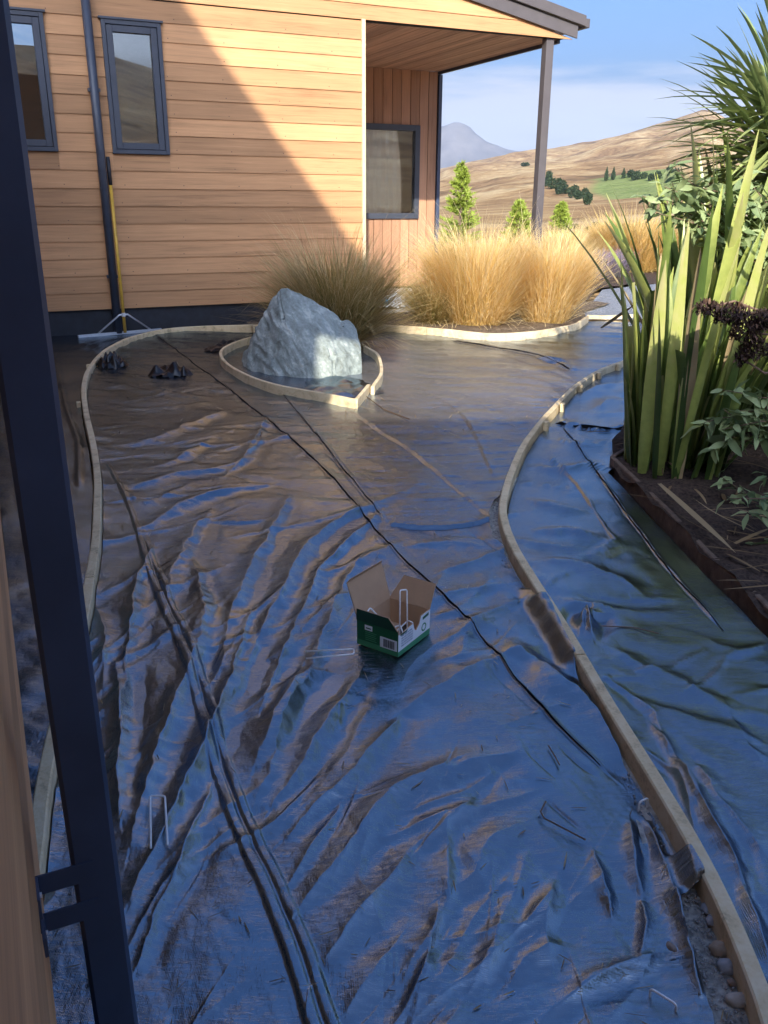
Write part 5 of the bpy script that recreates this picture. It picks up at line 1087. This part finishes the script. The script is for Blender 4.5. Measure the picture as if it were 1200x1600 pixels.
# ------------------------------------------------------------------ young conifers and far trees
def conifer(label, x, y, z, H, W, seed):
    g_ = np.random.default_rng(seed); t = thing('young_conifer', label, 'conifer', (x, y, z), 0, 'young conifers beyond the porch')
    MB().tube([(0, 0, 0), (0, 0, H*.95)], [.05, .012], 8).build('trunk', BARK, t)
    V = []; F = []; T = []; nb_ = 230
    for k in range(nb_):
        s = g_.uniform(0, 1)**.85; zz = H*(.06+.92*s); a = g_.uniform(0, 6.28); L = W/2*(1-s)**.8*g_.uniform(.65, 1.12)+.05
        for q in range(26):
            u = g_.uniform(.15, 1); c = np.array((math.sin(a)*L*u, math.cos(a)*L*u, zz+L*u*.45)); d = np.array((math.sin(a), math.cos(a), .8))+g_.normal(0, .75, 3); d /= np.linalg.norm(d)
            e = np.cross(d, g_.normal(0, 1, 3)); e = e/np.linalg.norm(e)*.024; l_ = g_.uniform(.08, .17); i = len(V); V += [c-e, c+e, c+d*l_]; F.append((i, i+1, i+2)); T += [np.clip(.25+.5*u*g_.uniform(.4, 1.2)+.2*s, 0, 1)]*3
    link('foliage', mesh_np('foliage', V, F, T), CONIF, t)
conifer('tallest bright green young conifer beyond the porch, beside the house', 2.30, 28.0, -.75, 3.25, 1.55, 1)
conifer('bright green young conifer half hidden left of the porch post', 4.28, 29.0, -.85, 2.25, 1.5, 2)
conifer('small bright green young conifer right of the porch post', 5.72, 29.5, -.85, 2.20, 1.25, 3)
def crown(seed, conical):
    g_ = np.random.default_rng(seed); n = 420; p = g_.normal(0, 1, (n, 3)); p /= np.linalg.norm(p, axis=1)[:, None]; lump = 1+.25*vn(p[:, 0]*2+seed, p[:, 1]*2+p[:, 2], seed); p *= (g_.uniform(.55, 1, n)*lump)[:, None]*np.array((.5, .5, .5)); p[:, 2] += .5
    if conical: p[:, :2] *= (1.15-p[:, 2:3]).clip(.05)
    d = g_.normal(0, 1, (n, 3)); e = g_.normal(0, 1, (n, 3)); d /= np.linalg.norm(d, axis=1)[:, None]; e /= np.linalg.norm(e, axis=1)[:, None]; s = .085
    V = np.stack([p-d*s, p-e*s, p+d*s, p+e*s], 1).reshape(-1, 3); F = np.arange(4*n).reshape(-1, 4)
    return mesh_np('crown', V, F, np.repeat(g_.uniform(0, 1, n), 4))
CR = [crown(k, k >= 3) for k in range(6)]
for m_ in CR: m_.materials.append(FARTREE)
TR = MB().tube([(0, 0, -.15), (0, 0, .35)], .03, 6).mesh('trunk'); TR.materials.append(BARK)
dg = bpy.context.evaluated_depsgraph_get(); hco = np.empty(len(hm.vertices)*3, np.float32); hm.vertices.foreach_get('co', hco); hco = hco.reshape(-1, 3)
haz = np.degrees(np.arctan2(hco[:, 0], hco[:, 1])); hel = np.degrees(np.arctan2(hco[:, 2]-1.4, np.hypot(hco[:, 0], hco[:, 1]))); hrr = np.hypot(hco[:, 0], hco[:, 1])
def ground_seen(px, py):
    """the hillside point seen along this bearing and elevation"""
    a = math.degrees(math.atan((px-600)/1422)); e = math.degrees(math.atan((312-py)/1422)); m = (np.abs(haz-a) < .35) & (hrr > 60) & (hrr < 2500); idx = np.nonzero(m)[0]
    o = idx[np.argsort(hrr[idx])]; k = [i for i in o if hel[i] >= e]; i = k[0] if k else o[-1]
    return hco[i], hrr[i]
ORD = ['first', 'second', 'third', 'fourth', 'fifth', 'sixth', 'seventh', 'eighth', 'ninth', 'tenth', 'eleventh', 'twelfth', 'thirteenth', 'fourteenth', 'fifteenth']
r = random.Random(12)
def far_tree(px, py, hpx, wpx, kind, label, group):
    p, d = ground_seen(px, py); H = hpx/1422*d; W = wpx/1422*d
    t = thing('hillside_tree', label, 'tree', tuple(p), r.uniform(0, 6), group)
    o = bpy.data.objects.new('crown', CR[kind]); C.objects.link(o); o.parent = t; o.scale = (W, W, H*1.05)
    o = bpy.data.objects.new('trunk', TR); C.objects.link(o); o.parent = t; o.scale = (W, W, H)
for k in range(15):
    s = k/14; far_tree(848+s*68+r.uniform(-2, 2), 287+s*29+r.uniform(-3, 3)+(4 if k % 2 else 0), r.uniform(11, 16)*(1+.15*s), r.uniform(11, 15), r.randrange(3), ORD[k]+' dark round tree from the top of the slanting shelter belt on the hillside', 'trees of the slanting shelter belt')
for k in range(6): far_tree(936+k*5.5+r.uniform(-1, 1), 284+r.uniform(-1, 1), r.uniform(12, 19), r.uniform(6, 9), 3+r.randrange(3), ORD[k]+' dark pointed tree from the left at the upper left end of the green paddock', 'pointed trees above the green paddock')
for k in range(9): far_tree(970+k*9+r.uniform(-2, 2), 283+r.uniform(-1, 1), r.uniform(9, 13)+(5 if k > 6 else 0), r.uniform(9, 13), r.randrange(3), ORD[k]+' dark round tree from the left in the row above the green paddock', 'round trees above the green paddock')
far_tree(806, 265, 6, 9, 0, 'lone small round bush high on the brown hillside', None); far_tree(812, 265, 6, 8, 1, 'lone small round bush high on the brown hillside, right one', None)
for k in range(10): far_tree(905+k*13+r.uniform(-4, 4), 352+r.uniform(-3, 4), r.uniform(6, 9), r.uniform(10, 16), r.randrange(3), ORD[k]+' low scrubby bush from the left at the foot of the brown hillside', 'scrub at the foot of the hill')
# garden shrub behind the viewpoint, seen only in the left window
bush = thing('garden_shrub', 'leafy green shrub behind the viewpoint, mirrored in the left window', 'shrub', (2.55, -.9, 0))
o = link('foliage', crown(20, False), LEAFM, bush); o.scale = (1.5, 1.1, 2.4)

# ------------------------------------------------------------------ air
zlo = float(hco[:, 2].min())-1.0
hz = MB().box((-11000, -11000, zlo), (11000, 11000, 900.0)).build('haze', None)
hmz = bpy.data.materials.new('air'); hmz.use_nodes = True; t_ = hmz.node_tree; t_.nodes.clear()
o_ = t_.nodes.new('ShaderNodeOutputMaterial'); v_ = t_.nodes.new('ShaderNodeVolumePrincipled'); t_.links.new(v_.outputs[0], o_.inputs['Volume'])
v_.inputs['Color'].default_value = (0.58, 0.72, 1.0, 1); v_.inputs['Density'].default_value = 5.0e-5; v_.inputs['Anisotropy'].default_value = 0.0
hz.data.materials.append(hmz); prop(hz, kind='stuff')
